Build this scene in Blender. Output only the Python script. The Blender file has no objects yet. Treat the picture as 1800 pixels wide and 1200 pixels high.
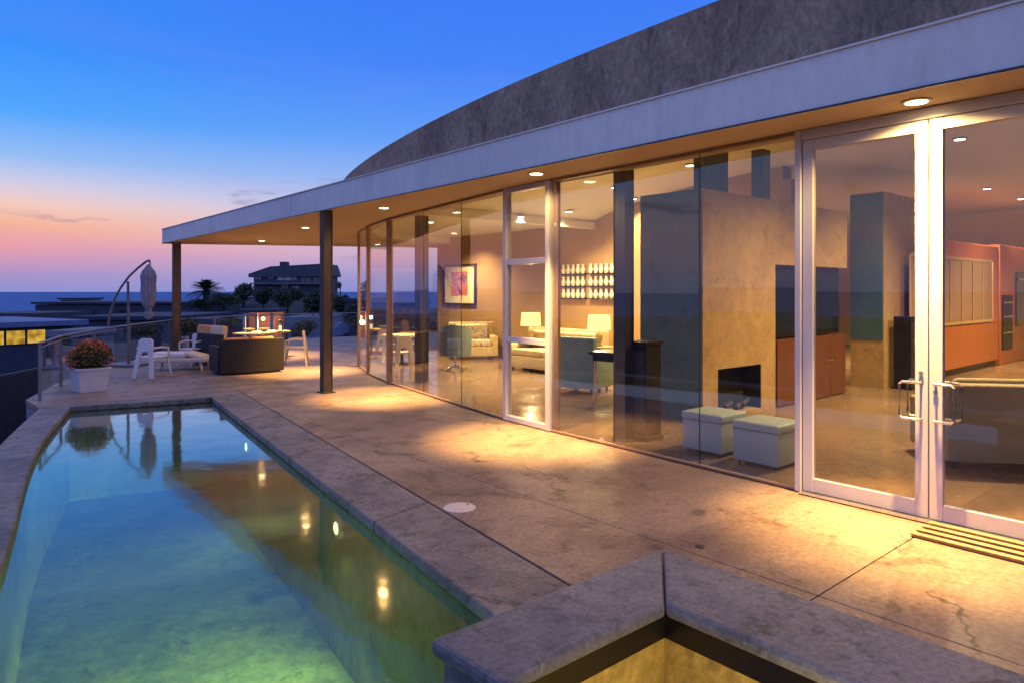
import bpy, bmesh, math, random
from mathutils import Vector, Matrix, noise
R = math.radians
random.seed(7)
sc = bpy.context.scene
C = sc.collection

# ------------------------------------------------------------------ camera
HEAD = R(40.5); EYE = 1.8; FPX = 1203.0; HY = 513.0
cam = bpy.data.cameras.new("camera"); camo = bpy.data.objects.new("camera", cam); C.objects.link(camo)
camo.location = (0, 0, EYE); camo.rotation_euler = (R(90), 0, -HEAD)
cam.sensor_width = 36; cam.lens = 36 * FPX / 1800; cam.shift_y = (HY - 600) / 1800
cam.clip_start = 0.05; cam.clip_end = 90000
sc.camera = camo

def lin(c):
    out = []
    for v in c:
        v = v / 255.0
        out.append(v / 12.92 if v <= 0.04045 else ((v + 0.055) / 1.055) ** 2.4)
    return tuple(out) + (1,)

# ------------------------------------------------------------------ sky (dusk)
world = bpy.data.worlds.new("World"); sc.world = world; world.use_nodes = True
wt = world.node_tree; wt.nodes.clear()
def WN(t, **k):
    n = wt.nodes.new(t)
    for a, b in k.items(): setattr(n, a, b)
    return n
def wmath(op, a, b=None, clamp=False):
    n = WN('ShaderNodeMath', operation=op, use_clamp=clamp)
    for i, v in enumerate((a, b)):
        if v is None: continue
        if isinstance(v, (int, float)): n.inputs[i].default_value = v
        else: wt.links.new(v, n.inputs[i])
    return n.outputs[0]
tc = WN('ShaderNodeTexCoord')
nrm = WN('ShaderNodeVectorMath', operation='NORMALIZE'); wt.links.new(tc.outputs['Generated'], nrm.inputs[0])
sep = WN('ShaderNodeSeparateXYZ'); wt.links.new(nrm.outputs[0], sep.inputs[0])
X, Y, Z = sep.outputs
hl = wmath('SQRT', wmath('ADD', wmath('MULTIPLY', X, X), wmath('MULTIPLY', Y, Y)))
az = -8.0
dotp = wmath('DIVIDE', wmath('ADD', wmath('MULTIPLY', X, math.sin(R(az))), wmath('MULTIPLY', Y, math.cos(R(az)))), wmath('MAXIMUM', hl, 0.001))
wsun = wmath('POWER', wmath('MAXIMUM', dotp, 0.0), 7.0)
def ramp(stops):
    n = WN('ShaderNodeValToRGB'); cr = n.color_ramp
    while len(cr.elements) > 1: cr.elements.remove(cr.elements[-1])
    cr.elements[0].position = stops[0][0]; cr.elements[0].color = lin(stops[0][1])
    for p, c in stops[1:]:
        e = cr.elements.new(p); e.color = lin(c)
    wt.links.new(Z, n.inputs[0]); return n.outputs[0]
sunset = ramp([(0.0, (140, 145, 210)), (0.02, (168, 145, 198)), (0.036, (212, 150, 180)), (0.056, (248, 158, 150)),
               (0.080, (255, 178, 132)), (0.105, (250, 205, 185)), (0.128, (215, 208, 228)), (0.16, (150, 192, 246)),
               (0.21, (78, 168, 255)), (0.29, (52, 145, 252)), (0.40, (58, 132, 248)), (0.55, (120, 150, 228)), (0.8, (178, 176, 212)), (1.0, (190, 182, 208))])
away = ramp([(0.0, (132, 144, 210)), (0.025, (160, 160, 214)), (0.05, (190, 178, 218)), (0.085, (215, 200, 226)), (0.12, (190, 200, 238)),
             (0.16, (150, 180, 242)), (0.22, (105, 158, 248)), (0.31, (68, 132, 250)), (0.40, (62, 124, 246)), (0.55, (124, 148, 226)), (0.8, (178, 176, 212)), (1.0, (190, 182, 208))])
mx = WN('ShaderNodeMix', data_type='RGBA'); wt.links.new(wsun, mx.inputs[0]); wt.links.new(away, mx.inputs[6]); wt.links.new(sunset, mx.inputs[7])
# small torn clouds low over the horizon
mp = WN('ShaderNodeMapping'); wt.links.new(nrm.outputs[0], mp.inputs[0]); mp.inputs['Scale'].default_value = (5.5, 5.5, 26); mp.inputs['Location'].default_value = (3.3, 1.7, 0.4)
nz = WN('ShaderNodeTexNoise'); wt.links.new(mp.outputs[0], nz.inputs['Vector']); nz.inputs['Scale'].default_value = 1.25; nz.inputs['Detail'].default_value = 9; nz.inputs['Roughness'].default_value = 0.55
cr = WN('ShaderNodeMapRange', interpolation_type='SMOOTHSTEP'); wt.links.new(nz.outputs[0], cr.inputs[0]); cr.inputs[1].default_value = 0.57; cr.inputs[2].default_value = 0.72
band = WN('ShaderNodeMapRange', interpolation_type='SMOOTHSTEP'); wt.links.new(Z, band.inputs[0]); band.inputs[1].default_value = 0.03; band.inputs[2].default_value = 0.07
band2 = WN('ShaderNodeMapRange', interpolation_type='SMOOTHSTEP'); wt.links.new(Z, band2.inputs[0]); band2.inputs[1].default_value = 0.20; band2.inputs[2].default_value = 0.12
cf = wmath('MULTIPLY', wmath('MULTIPLY', cr.outputs[0], band.outputs[0]), wmath('MULTIPLY', band2.outputs[0], 0.75))
mx2 = WN('ShaderNodeMix', data_type='RGBA'); wt.links.new(cf, mx2.inputs[0]); wt.links.new(mx.outputs[2], mx2.inputs[6]); mx2.inputs[7].default_value = lin((120, 110, 160))
nz3 = WN('ShaderNodeTexNoise'); wt.links.new(mp.outputs[0], nz3.inputs['Vector']); nz3.inputs['Scale'].default_value = .32; nz3.inputs['Detail'].default_value = 7; nz3.inputs['Roughness'].default_value = .6; nz3.inputs['Distortion'].default_value = .6
m3 = WN('ShaderNodeMapRange', interpolation_type='SMOOTHSTEP'); wt.links.new(nz3.outputs[0], m3.inputs[0]); m3.inputs[1].default_value = .42; m3.inputs[2].default_value = .68
b3 = WN('ShaderNodeMapRange', interpolation_type='SMOOTHSTEP'); wt.links.new(Z, b3.inputs[0]); b3.inputs[1].default_value = .42; b3.inputs[2].default_value = .08
mx3 = WN('ShaderNodeMix', data_type='RGBA'); wt.links.new(wmath('MULTIPLY', wmath('MULTIPLY', m3.outputs[0], b3.outputs[0]), .22), mx3.inputs[0]); wt.links.new(mx2.outputs[2], mx3.inputs[6]); mx3.inputs[7].default_value = lin((176, 160, 214))
bg = WN('ShaderNodeBackground'); wt.links.new(mx3.outputs[2], bg.inputs[0]); bg.inputs[1].default_value = 1.0
wo = WN('ShaderNodeOutputWorld'); wt.links.new(bg.outputs[0], wo.inputs[0])

sc.view_settings.view_transform = 'Standard'; sc.view_settings.look = 'None'
sc.view_settings.exposure = 0.0; sc.view_settings.gamma = 1.0; sc.view_settings.use_curve_mapping = False
sc.render.engine = 'CYCLES'
cy = sc.cycles
cy.use_denoising = True
try: cy.denoiser = 'OPENIMAGEDENOISE'
except Exception: pass
cy.max_bounces = 8; cy.transparent_max_bounces = 32; cy.diffuse_bounces = 4; cy.glossy_bounces = 5
cy.sample_clamp_indirect = 4.0; cy.caustics_reflective = False; cy.caustics_refractive = False
cy.blur_glossy = 0.5

# ------------------------------------------------------------------ pixel helpers (for measuring only)
sh, ch = math.sin(HEAD), math.cos(HEAD)
def P(px, py, d):
    l = (px - 900) / FPX * d
    return Vector((l * ch + d * sh, -l * sh + d * ch, EYE - (py - HY) / FPX * d))
def G(px, py, z=0.0):
    d = FPX * (EYE - z) / (py - HY)
    return P(px, py, d)
def on_x(px, py, x):
    l = (px - 900) / FPX
    return P(px, py, x / (l * ch + sh))

# ------------------------------------------------------------------ materials
def newmat(name):
    m = bpy.data.materials.new(name); m.use_nodes = True; nt = m.node_tree
    return m, nt, nt.nodes['Principled BSDF']
def L(nt, a, b): nt.links.new(a, b)
def flat(name, col, rough=0.5, metal=0.0, var=0.12, scale=6.0, bump=0.0, bscale=60.0, spec=0.5, coat=0.0):
    m, nt, b = newmat(name)
    t = nt.nodes.new('ShaderNodeTexCoord'); n = nt.nodes.new('ShaderNodeTexNoise'); L(nt, t.outputs['Object'], n.inputs['Vector'])
    n.inputs['Scale'].default_value = scale; n.inputs['Detail'].default_value = 6
    r = nt.nodes.new('ShaderNodeMapRange'); L(nt, n.outputs[0], r.inputs[0]); r.inputs[1].default_value = .3; r.inputs[2].default_value = .7
    r.inputs[3].default_value = 1 - var; r.inputs[4].default_value = 1 + var
    h = nt.nodes.new('ShaderNodeVectorMath'); h.operation = 'SCALE'; h.inputs[0].default_value = col[:3]; L(nt, r.outputs[0], h.inputs['Scale'])
    L(nt, h.outputs[0], b.inputs['Base Color'])
    r2 = nt.nodes.new('ShaderNodeMapRange'); L(nt, n.outputs[0], r2.inputs[0]); r2.inputs[3].default_value = max(.02, rough - .08); r2.inputs[4].default_value = min(1, rough + .08)
    L(nt, r2.outputs[0], b.inputs['Roughness'])
    b.inputs['Metallic'].default_value = metal; b.inputs['Specular IOR Level'].default_value = spec; b.inputs['Coat Weight'].default_value = coat
    if bump:
        n2 = nt.nodes.new('ShaderNodeTexNoise'); L(nt, t.outputs['Object'], n2.inputs['Vector']); n2.inputs['Scale'].default_value = bscale; n2.inputs['Detail'].default_value = 4
        bp = nt.nodes.new('ShaderNodeBump'); bp.inputs['Strength'].default_value = bump; bp.inputs['Distance'].default_value = .01; L(nt, n2.outputs[0], bp.inputs['Height']); L(nt, bp.outputs[0], b.inputs['Normal'])
    return m
def concrete(name, c1, c2, c3, rough=0.6, scale=0.9, bump=0.25, stretch=(1, 1, 1), fine=14.0, spec=.4, stains=False, cracks=0, grain=(.62, 1.3)):
    m, nt, b = newmat(name)
    t = nt.nodes.new('ShaderNodeTexCoord'); mp = nt.nodes.new('ShaderNodeMapping'); L(nt, t.outputs['Object'], mp.inputs[0]); mp.inputs['Scale'].default_value = stretch
    def NZ(s, d, rg=.6, dist=0.0):
        n = nt.nodes.new('ShaderNodeTexNoise'); L(nt, mp.outputs[0], n.inputs['Vector']); n.inputs['Scale'].default_value = s; n.inputs['Detail'].default_value = d; n.inputs['Roughness'].default_value = rg; n.inputs['Distortion'].default_value = dist
        return n.outputs[0]
    def MR(s, a, b2, lo=0.0, hi=1.0):
        r = nt.nodes.new('ShaderNodeMapRange'); r.interpolation_type = 'SMOOTHSTEP'; L(nt, s, r.inputs[0])
        for i, v in ((1, a), (2, b2), (3, lo), (4, hi)): r.inputs[i].default_value = v
        return r.outputs[0]
    def MIX(f, a, b2):
        n = nt.nodes.new('ShaderNodeMix'); n.data_type = 'RGBA'; L(nt, f, n.inputs[0])
        for i, v in ((6, a), (7, b2)):
            if isinstance(v, tuple): n.inputs[i].default_value = (*v[:3], 1)
            else: L(nt, v, n.inputs[i])
        return n.outputs[2]
    big = NZ(scale, 8, .65, .6); mid = NZ(scale * 4.3, 8, .7, .3); fin = NZ(fine, 8, .75)
    col = MIX(MR(big, .38, .62), c1, c2)
    col = MIX(MR(mid, .52, .70, 0, .75), col, c3)
    sp = MR(fin, .3, .75, *grain)
    if stains:
        st = NZ(scale * 1.7, 10, .72, 1.8)
        col = MIX(MR(st, .56, .66, 0, .7), col, tuple(v * .35 for v in c3))
        st2 = NZ(scale * 9, 6, .6, 1.0); col = MIX(MR(st2, .66, .74, 0, .6), col, tuple(min(1, v * 1.5) for v in c1))
    if cracks:
        wv = nt.nodes.new('ShaderNodeTexNoise'); L(nt, mp.outputs[0], wv.inputs['Vector']); wv.inputs['Scale'].default_value = 2.2; wv.inputs['Detail'].default_value = 5
        av = nt.nodes.new('ShaderNodeVectorMath'); av.operation = 'MULTIPLY_ADD'; L(nt, wv.outputs[1], av.inputs[0]); av.inputs[1].default_value = (.9, .9, .9); L(nt, mp.outputs[0], av.inputs[2])
        vo = nt.nodes.new('ShaderNodeTexVoronoi'); vo.feature = 'DISTANCE_TO_EDGE'; L(nt, av.outputs[0], vo.inputs['Vector']); vo.inputs['Scale'].default_value = cracks
        msk = NZ(.8, 3, .5, 0)
        q1 = nt.nodes.new('ShaderNodeMath'); q1.operation = 'MULTIPLY'; L(nt, MR(vo.outputs[0], .0, .010, .8, 0), q1.inputs[0]); L(nt, MR(msk, .45, .6), q1.inputs[1])
        col = MIX(q1.outputs[0], col, tuple(v * .25 for v in c3))
    mm = nt.nodes.new('ShaderNodeVectorMath'); mm.operation = 'SCALE'; L(nt, col, mm.inputs[0]); L(nt, sp, mm.inputs['Scale'])
    L(nt, mm.outputs[0], b.inputs['Base Color'])
    L(nt, MR(mid, .3, .7, max(.05, rough - .15), min(1, rough + .12)), b.inputs['Roughness'])
    b.inputs['Specular IOR Level'].default_value = spec
    bp = nt.nodes.new('ShaderNodeBump'); bp.inputs['Strength'].default_value = bump; bp.inputs['Distance'].default_value = .012; L(nt, fin, bp.inputs['Height']); L(nt, bp.outputs[0], b.inputs['Normal'])
    return m
def glow(name, col, strength):
    m = bpy.data.materials.new(name); m.use_nodes = True; nt = m.node_tree; nt.nodes.clear()
    e = nt.nodes.new('ShaderNodeEmission'); e.inputs[0].default_value = (*col, 1); e.inputs[1].default_value = strength
    o = nt.nodes.new('ShaderNodeOutputMaterial'); L(nt, e.outputs[0], o.inputs[0]); return m
def glassy(name, tint, f0=.045, boost=1.0, rough=0.0, bump=0.0, bscale=3.0, cap=1.0, murk=0.0, murkcol=(.5, .6, .55)):
    """thin clear sheet: transparent, with a Schlick reflection"""
    m = bpy.data.materials.new(name); m.use_nodes = True; nt = m.node_tree; nt.nodes.clear()
    def N(t, **k):
        n = nt.nodes.new(t)
        for a, b in k.items(): setattr(n, a, b)
        return n
    g = N('ShaderNodeNewGeometry')
    nsock = g.outputs['Normal']
    if bump:
        t = N('ShaderNodeTexCoord'); mp = N('ShaderNodeMapping'); L(nt, t.outputs['Object'], mp.inputs[0])
        n = N('ShaderNodeTexNoise'); L(nt, mp.outputs[0], n.inputs['Vector']); n.inputs['Scale'].default_value = bscale; n.inputs['Detail'].default_value = 2.5
        bp = N('ShaderNodeBump'); bp.inputs['Strength'].default_value = bump; bp.inputs['Distance'].default_value = .02; L(nt, n.outputs[0], bp.inputs['Height']); nsock = bp.outputs[0]
    d = N('ShaderNodeVectorMath', operation='DOT_PRODUCT'); L(nt, nsock, d.inputs[0]); L(nt, g.outputs['Incoming'], d.inputs[1])
    def M(op, a, b=None, clamp=False):
        q = N('ShaderNodeMath', operation=op, use_clamp=clamp)
        for i, v in enumerate((a, b)):
            if v is None: continue
            if isinstance(v, (int, float)): q.inputs[i].default_value = v
            else: L(nt, v, q.inputs[i])
        return q.outputs[0]
    f = M('POWER', M('SUBTRACT', 1.0, M('ABSOLUTE', d.outputs['Value']), True), 5.0)
    f = M('MINIMUM', M('MULTIPLY', M('ADD', M('MULTIPLY', f, 1 - f0), f0), boost, True), cap)
    tr = N('ShaderNodeBsdfTransparent'); tr.inputs[0].default_value = (*tint, 1)
    gl = N('ShaderNodeBsdfGlossy'); gl.inputs['Roughness'].default_value = rough; gl.inputs[0].default_value = (1, 1, 1, 1)
    if bump: L(nt, nsock, gl.inputs['Normal'])
    body = tr.outputs[0]
    if murk:
        df = N('ShaderNodeBsdfDiffuse'); df.inputs[0].default_value = (*murkcol, 1); m0 = N('ShaderNodeMixShader'); m0.inputs[0].default_value = murk
        tm = N('ShaderNodeTexCoord'); nm = N('ShaderNodeTexNoise'); L(nt, tm.outputs['Object'], nm.inputs['Vector']); nm.inputs['Scale'].default_value = .55; nm.inputs['Detail'].default_value = 9; nm.inputs['Roughness'].default_value = .68; nm.inputs['Distortion'].default_value = .8
        rm = N('ShaderNodeMapRange', interpolation_type='SMOOTHSTEP'); L(nt, nm.outputs[0], rm.inputs[0]); rm.inputs[1].default_value = .36; rm.inputs[2].default_value = .68; rm.inputs[3].default_value = murk * .3; rm.inputs[4].default_value = murk * 1.9; L(nt, rm.outputs[0], m0.inputs[0])
        L(nt, body, m0.inputs[1]); L(nt, df.outputs[0], m0.inputs[2]); body = m0.outputs[0]
        tl = N('ShaderNodeBsdfTranslucent'); tl.inputs[0].default_value = (*murkcol, 1); m1 = N('ShaderNodeMixShader'); m1.inputs[0].default_value = murk; L(nt, rm.outputs[0], m1.inputs[0])
        L(nt, body, m1.inputs[1]); L(nt, tl.outputs[0], m1.inputs[2]); body = m1.outputs[0]
    mx = N('ShaderNodeMixShader'); L(nt, f, mx.inputs[0]); L(nt, body, mx.inputs[1]); L(nt, gl.outputs[0], mx.inputs[2])
    o = N('ShaderNodeOutputMaterial'); L(nt, mx.outputs[0], o.inputs[0]); return m
def wood(name, c1, c2, rough=.35, sc_=(1, 1, 8), coat=.2):
    m, nt, b = newmat(name)
    t = nt.nodes.new('ShaderNodeTexCoord'); mp = nt.nodes.new('ShaderNodeMapping'); L(nt, t.outputs['Object'], mp.inputs[0]); mp.inputs['Scale'].default_value = sc_
    n = nt.nodes.new('ShaderNodeTexNoise'); L(nt, mp.outputs[0], n.inputs['Vector']); n.inputs['Scale'].default_value = 3; n.inputs['Detail'].default_value = 8; n.inputs['Distortion'].default_value = 1.2
    mx = nt.nodes.new('ShaderNodeMix'); mx.data_type = 'RGBA'; L(nt, n.outputs[0], mx.inputs[0]); mx.inputs[6].default_value = (*c1, 1); mx.inputs[7].default_value = (*c2, 1)
    L(nt, mx.outputs[2], b.inputs['Base Color']); b.inputs['Roughness'].default_value = rough; b.inputs['Coat Weight'].default_value = coat
    return m

M = {}
M['deck'] = concrete('deck concrete', (.33, .24, .20), (.21, .145, .125), (.115, .075, .068), rough=.5, scale=.55, bump=.3, fine=26, stains=True, cracks=.35)
M['coping'] = concrete('coping concrete', (.26, .235, .24), (.165, .15, .16), (.085, .075, .08), rough=.6, scale=1.3, bump=.6, fine=30, stains=True, cracks=.6)
M['cap'] = concrete('spa cap concrete', (.235, .235, .265), (.16, .16, .19), (.08, .08, .10), rough=.55, scale=1.6, bump=.8, fine=34, stains=True, cracks=.5)
M['vault'] = concrete('roof concrete', (.42, .31, .235), (.28, .205, .165), (.52, .40, .30), rough=.85, scale=.9, bump=.8, stretch=(1, 1.3, .8), fine=13, stains=True)
M['fascia'] = concrete('fascia paint', (.80, .81, .82), (.72, .73, .76), (.60, .61, .66), rough=.6, scale=.5, bump=.12, stretch=(1, 1, .35), fine=9, grain=(.93, 1.05))
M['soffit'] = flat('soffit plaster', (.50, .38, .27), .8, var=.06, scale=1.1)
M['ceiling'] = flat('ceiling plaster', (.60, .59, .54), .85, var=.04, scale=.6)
M['intwall'] = flat('tan interior plaster', (.33, .20, .075), .8, var=.07, scale=.8)
M['brightwall'] = flat('pale interior plaster', (.66, .58, .42), .8, var=.05, scale=.8)
M['block'] = concrete('fireplace limestone', (.42, .27, .12), (.34, .215, .095), (.25, .155, .065), rough=.6, scale=.9, bump=.1, fine=9, grain=(.84, 1.1))
M['slate'] = concrete('slate blue plaster', (.07, .13, .17), (.05, .10, .14), (.04, .075, .10), rough=.5, scale=.7, bump=.08, grain=(.88, 1.08))
M['intfloor'] = concrete('polished concrete floor', (.25, .165, .10), (.19, .125, .075), (.14, .09, .055), rough=.17, scale=.35, bump=.006, spec=.5, grain=(.86, 1.1))
M['frame'] = flat('white window frame', (.56, .56, .62), .35, var=.03, scale=3)
M['steel'] = flat('dark painted steel', (.035, .032, .042), .45, var=.15, scale=4)
M['bronze'] = flat('bronze mullion', (.30, .19, .13), .45, var=.1, scale=4)
M['column'] = flat('weathered brown steel column', (.055, .042, .042), .6, var=.25, scale=5, bump=.2)
M['glass'] = glassy('window glass', (.975, .98, .97), 0.045, 1.2, bump=.010, bscale=.7)
M['railglass'] = glassy('railing glass', (.93, .96, .97), .04, 1.0)
M['water'] = glassy('pool water', (.40, .68, .57), .02, 1.6, rough=.06, bump=.17, cap=.9, murk=.085, murkcol=(.40, .62, .50), bscale=1.8)
M['spawater'] = glassy('spa water', (.9, .9, .75), .025, 1.0, rough=.01, bump=.05, bscale=5)
M['poolplaster'] = concrete('pool plaster', (.20, .24, .13), (.11, .16, .11), (.06, .10, .085), rough=.8, scale=.8, bump=.2, fine=9, stains=True)
M['spaplaster'] = concrete('spa plaster', (.55, .40, .14), (.40, .28, .10), (.25, .17, .06), rough=.8, scale=2, bump=.2)
M['tile'] = flat('black waterline tile', (.004, .004, .006), .3, var=.3, scale=14)
M['sub'] = flat('dark joint fill', (.03, .022, .02), .95)
M['lamp'] = glow('downlight lens', (1.0, .74, .40), 18.0)
M['lampin'] = glow('ceiling downlight lens', (1.0, .82, .55), 14.0)
M['trim'] = flat('downlight trim', (.55, .38, .24), .5)
M['ottoman'] = flat('pale leather', (.33, .41, .41), .5, var=.05, scale=5, bump=.1, bscale=90)
M['teal'] = flat('teal upholstery', (.20, .33, .33), .7, var=.1, scale=6, bump=.2, bscale=120)
M['greyblue'] = flat('slate upholstery', (.14, .19, .20), .7, var=.1, scale=6, bump=.2, bscale=120)
M['cream'] = flat('cream upholstery', (.55, .43, .22), .75, var=.08, scale=5, bump=.2, bscale=90)
M['olive'] = flat('olive brown upholstery', (.40, .31, .16), .7, var=.1, scale=3, bump=.2, bscale=100)
M['black'] = flat('black lacquer', (.010, .009, .012), .35, var=.2)
M['chrome'] = flat('brushed nickel', (.62, .60, .58), .28, metal=.9, var=.05)
M['shade'] = glow('lit lamp shade', (1.0, .68, .20), 2.4)
M['redwood'] = wood('red cabinet wood', (.16, .055, .028), (.09, .03, .016), .3, (3, 3, .6))
M['orangewood'] = wood('orange kitchen wood', (.56, .17, .045), (.42, .115, .03), .35, (3, 3, .5))
M['palewood'] = wood('pale cabinet muntin', (.62, .42, .22), (.5, .32, .16))
M['screen'] = flat('television screen', (.012, .018, .03), .08, var=.1)
M['soot'] = flat('firebox soot', (.012, .009, .008), .9)
M['darkframe'] = flat('dark picture frame', (.035, .018, .012), .4)
M['mat'] = flat('cream picture mat', (.72, .64, .42), .7, var=.04)
M['wicker'] = flat('dark wicker', (.016, .013, .016), .7, var=.35, scale=40, bump=.8, bscale=70)
M['orange'] = flat('orange cushion cloth', (.72, .33, .13), .8, var=.12, scale=5, bump=.3, bscale=80)
M['paleseat'] = flat('cream cushion cloth', (.72, .52, .36), .8, var=.1, scale=5, bump=.3, bscale=80)
M['whiteplastic'] = flat('white moulded plastic', (.72, .68, .74), .4, var=.05)
M['whitewicker'] = flat('white wicker', (.66, .56, .48), .7, var=.2, scale=40, bump=.6, bscale=60)
M['planter'] = flat('white planter', (.62, .62, .68), .5, var=.08, scale=4)
M['soil'] = flat('potting soil', (.03, .02, .015), .95)
M['umbcloth'] = flat('umbrella canvas', (.27, .27, .36), .85, var=.15, scale=7, bump=.3, bscale=30)
M['umbmetal'] = flat('umbrella pole metal', (.16, .16, .19), .45, metal=.3)
M['rail'] = flat('railing steel', (.20, .20, .24), .4, metal=.4)
M['darkrail'] = flat('black fence metal', (.02, .022, .035), .5)
M['lidwhite'] = flat('white skimmer lid', (.66, .58, .55), .5, var=.06, scale=20)
M['brass'] = flat('bronze mat bars', (.42, .26, .13), .4, var=.15, scale=8)
M['brush'] = flat('dark mat brush', (.06, .035, .02), .95, bump=.5, bscale=200)
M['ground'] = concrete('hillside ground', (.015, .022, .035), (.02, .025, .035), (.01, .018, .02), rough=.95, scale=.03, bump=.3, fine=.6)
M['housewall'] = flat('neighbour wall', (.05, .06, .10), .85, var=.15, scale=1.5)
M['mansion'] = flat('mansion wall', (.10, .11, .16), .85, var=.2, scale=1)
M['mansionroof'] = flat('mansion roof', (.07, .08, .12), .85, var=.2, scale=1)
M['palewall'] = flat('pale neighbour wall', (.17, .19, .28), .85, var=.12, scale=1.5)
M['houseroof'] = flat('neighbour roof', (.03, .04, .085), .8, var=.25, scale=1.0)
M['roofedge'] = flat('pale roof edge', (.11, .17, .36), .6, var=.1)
M['yellowwin'] = glow('lit neighbour window', (1.0, .60, .06), .62)
M['palewin'] = flat('unlit window with painted sky reflection', (.5, .52, .6), .12, spec=1.0)  # pale base colour stands for the sky mirrored in the pane
M['darkwin'] = flat('dark window', (.02, .03, .06), .1, spec=1.0)
M['porchlight'] = glow('porch lamp', (1.0, .68, .42), 3.0)
M['porchwall'] = flat('porch timber', (.28, .11, .06), .7, var=.2)
M['porchtrim'] = flat('porch trim', (.52, .38, .34), .7)
M['candle'] = glow('candle flame', (1.0, .8, .5), 1.6)
M['trunk'] = flat('bark', (.05, .035, .03), .9, var=.3, scale=9, bump=.6, bscale=30)
M['poollens'] = glow('pool light lens', (1.0, .82, .36), 5.0)

def leafmat(name, cols, rough=.6):
    m, nt, b = newmat(name)
    g = nt.nodes.new('ShaderNodeNewGeometry'); r = nt.nodes.new('ShaderNodeValToRGB'); L(nt, g.outputs['Random Per Island'], r.inputs[0])
    r.color_ramp.elements[0].color = (*cols[0], 1); r.color_ramp.elements[1].color = (*cols[-1], 1)
    for i, c in enumerate(cols[1:-1]):
        e = r.color_ramp.elements.new((i + 1) / (len(cols) - 1)); e.color = (*c, 1)
    L(nt, r.outputs[0], b.inputs['Base Color']); b.inputs['Roughness'].default_value = rough; return m
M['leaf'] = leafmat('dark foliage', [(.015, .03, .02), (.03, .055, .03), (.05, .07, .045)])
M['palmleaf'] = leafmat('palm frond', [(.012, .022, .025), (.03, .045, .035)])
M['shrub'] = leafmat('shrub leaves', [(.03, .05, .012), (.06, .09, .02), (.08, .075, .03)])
M['flower'] = leafmat('red flowers', [(.60, .10, .015), (.80, .22, .03), (.55, .13, .02), (.3, .04, .01)])

def litwindow():
    m = M['yellowwin']; nt = m.node_tree; e = nt.nodes['Emission']
    t = nt.nodes.new('ShaderNodeTexCoord'); n = nt.nodes.new('ShaderNodeTexNoise'); L(nt, t.outputs['Object'], n.inputs['Vector']); n.inputs['Scale'].default_value = 2.2; n.inputs['Detail'].default_value = 4
    r = nt.nodes.new('ShaderNodeValToRGB'); L(nt, n.outputs[0], r.inputs[0]); r.color_ramp.elements[0].position = .36; r.color_ramp.elements[0].color = (.35, .13, .02, 1); r.color_ramp.elements[1].position = .62; r.color_ramp.elements[1].color = (1.0, .66, .09, 1)
    L(nt, r.outputs[0], e.inputs[0]); e.inputs[1].default_value = .75
litwindow()
def seamat():
    m, nt, b = newmat('sea')
    b.inputs['Base Color'].default_value = (.045, .14, .42, 1); b.inputs['Roughness'].default_value = .6; b.inputs['Specular IOR Level'].default_value = .12
    t = nt.nodes.new('ShaderNodeTexCoord'); n = nt.nodes.new('ShaderNodeTexNoise'); L(nt, t.outputs['Object'], n.inputs['Vector']); n.inputs['Scale'].default_value = .05; n.inputs['Detail'].default_value = 6
    bp = nt.nodes.new('ShaderNodeBump'); bp.inputs['Strength'].default_value = .6; bp.inputs['Distance'].default_value = 6; L(nt, n.outputs[0], bp.inputs['Height']); L(nt, bp.outputs[0], b.inputs['Normal'])
    return m
M['sea'] = seamat()
def artmat():
    m, nt, b = newmat('abstract print')
    t = nt.nodes.new('ShaderNodeTexCoord'); n = nt.nodes.new('ShaderNodeTexNoise'); L(nt, t.outputs['Object'], n.inputs['Vector']); n.inputs['Scale'].default_value = 3.2; n.inputs['Detail'].default_value = 3; n.inputs['Distortion'].default_value = 1.5
    r = nt.nodes.new('ShaderNodeValToRGB'); L(nt, n.outputs[0], r.inputs[0]); r.color_ramp.elements[0].color = (.05, .04, .12, 1); r.color_ramp.elements[0].position = .3
    r.color_ramp.elements[1].color = (.75, .22, .06, 1); r.color_ramp.elements[1].position = .68
    for p, c in ((.42, (.22, .08, .28, 1)), (.5, (.60, .28, .30, 1)), (.58, (.50, .05, .05, 1))):
        e = r.color_ramp.elements.new(p); e.color = c
    L(nt, r.outputs[0], b.inputs['Base Color']); b.inputs['Roughness'].default_value = .4; return m
M['art'] = artmat()
def patternmat():
    m, nt, b = newmat('patterned cushion cloth')
    t = nt.nodes.new('ShaderNodeTexCoord'); n = nt.nodes.new('ShaderNodeTexVoronoi'); L(nt, t.outputs['Object'], n.inputs['Vector']); n.inputs['Scale'].default_value = 24
    r = nt.nodes.new('ShaderNodeValToRGB'); L(nt, n.outputs['Distance'], r.inputs[0]); r.color_ramp.interpolation = 'CONSTANT'
    r.color_ramp.elements[0].color = (.06, .05, .05, 1); r.color_ramp.elements[1].color = (.7, .58, .36, 1); r.color_ramp.elements[1].position = .36
    L(nt, r.outputs[0], b.inputs['Base Color']); b.inputs['Roughness'].default_value = .8; return m
M['pattern'] = patternmat()

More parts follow.
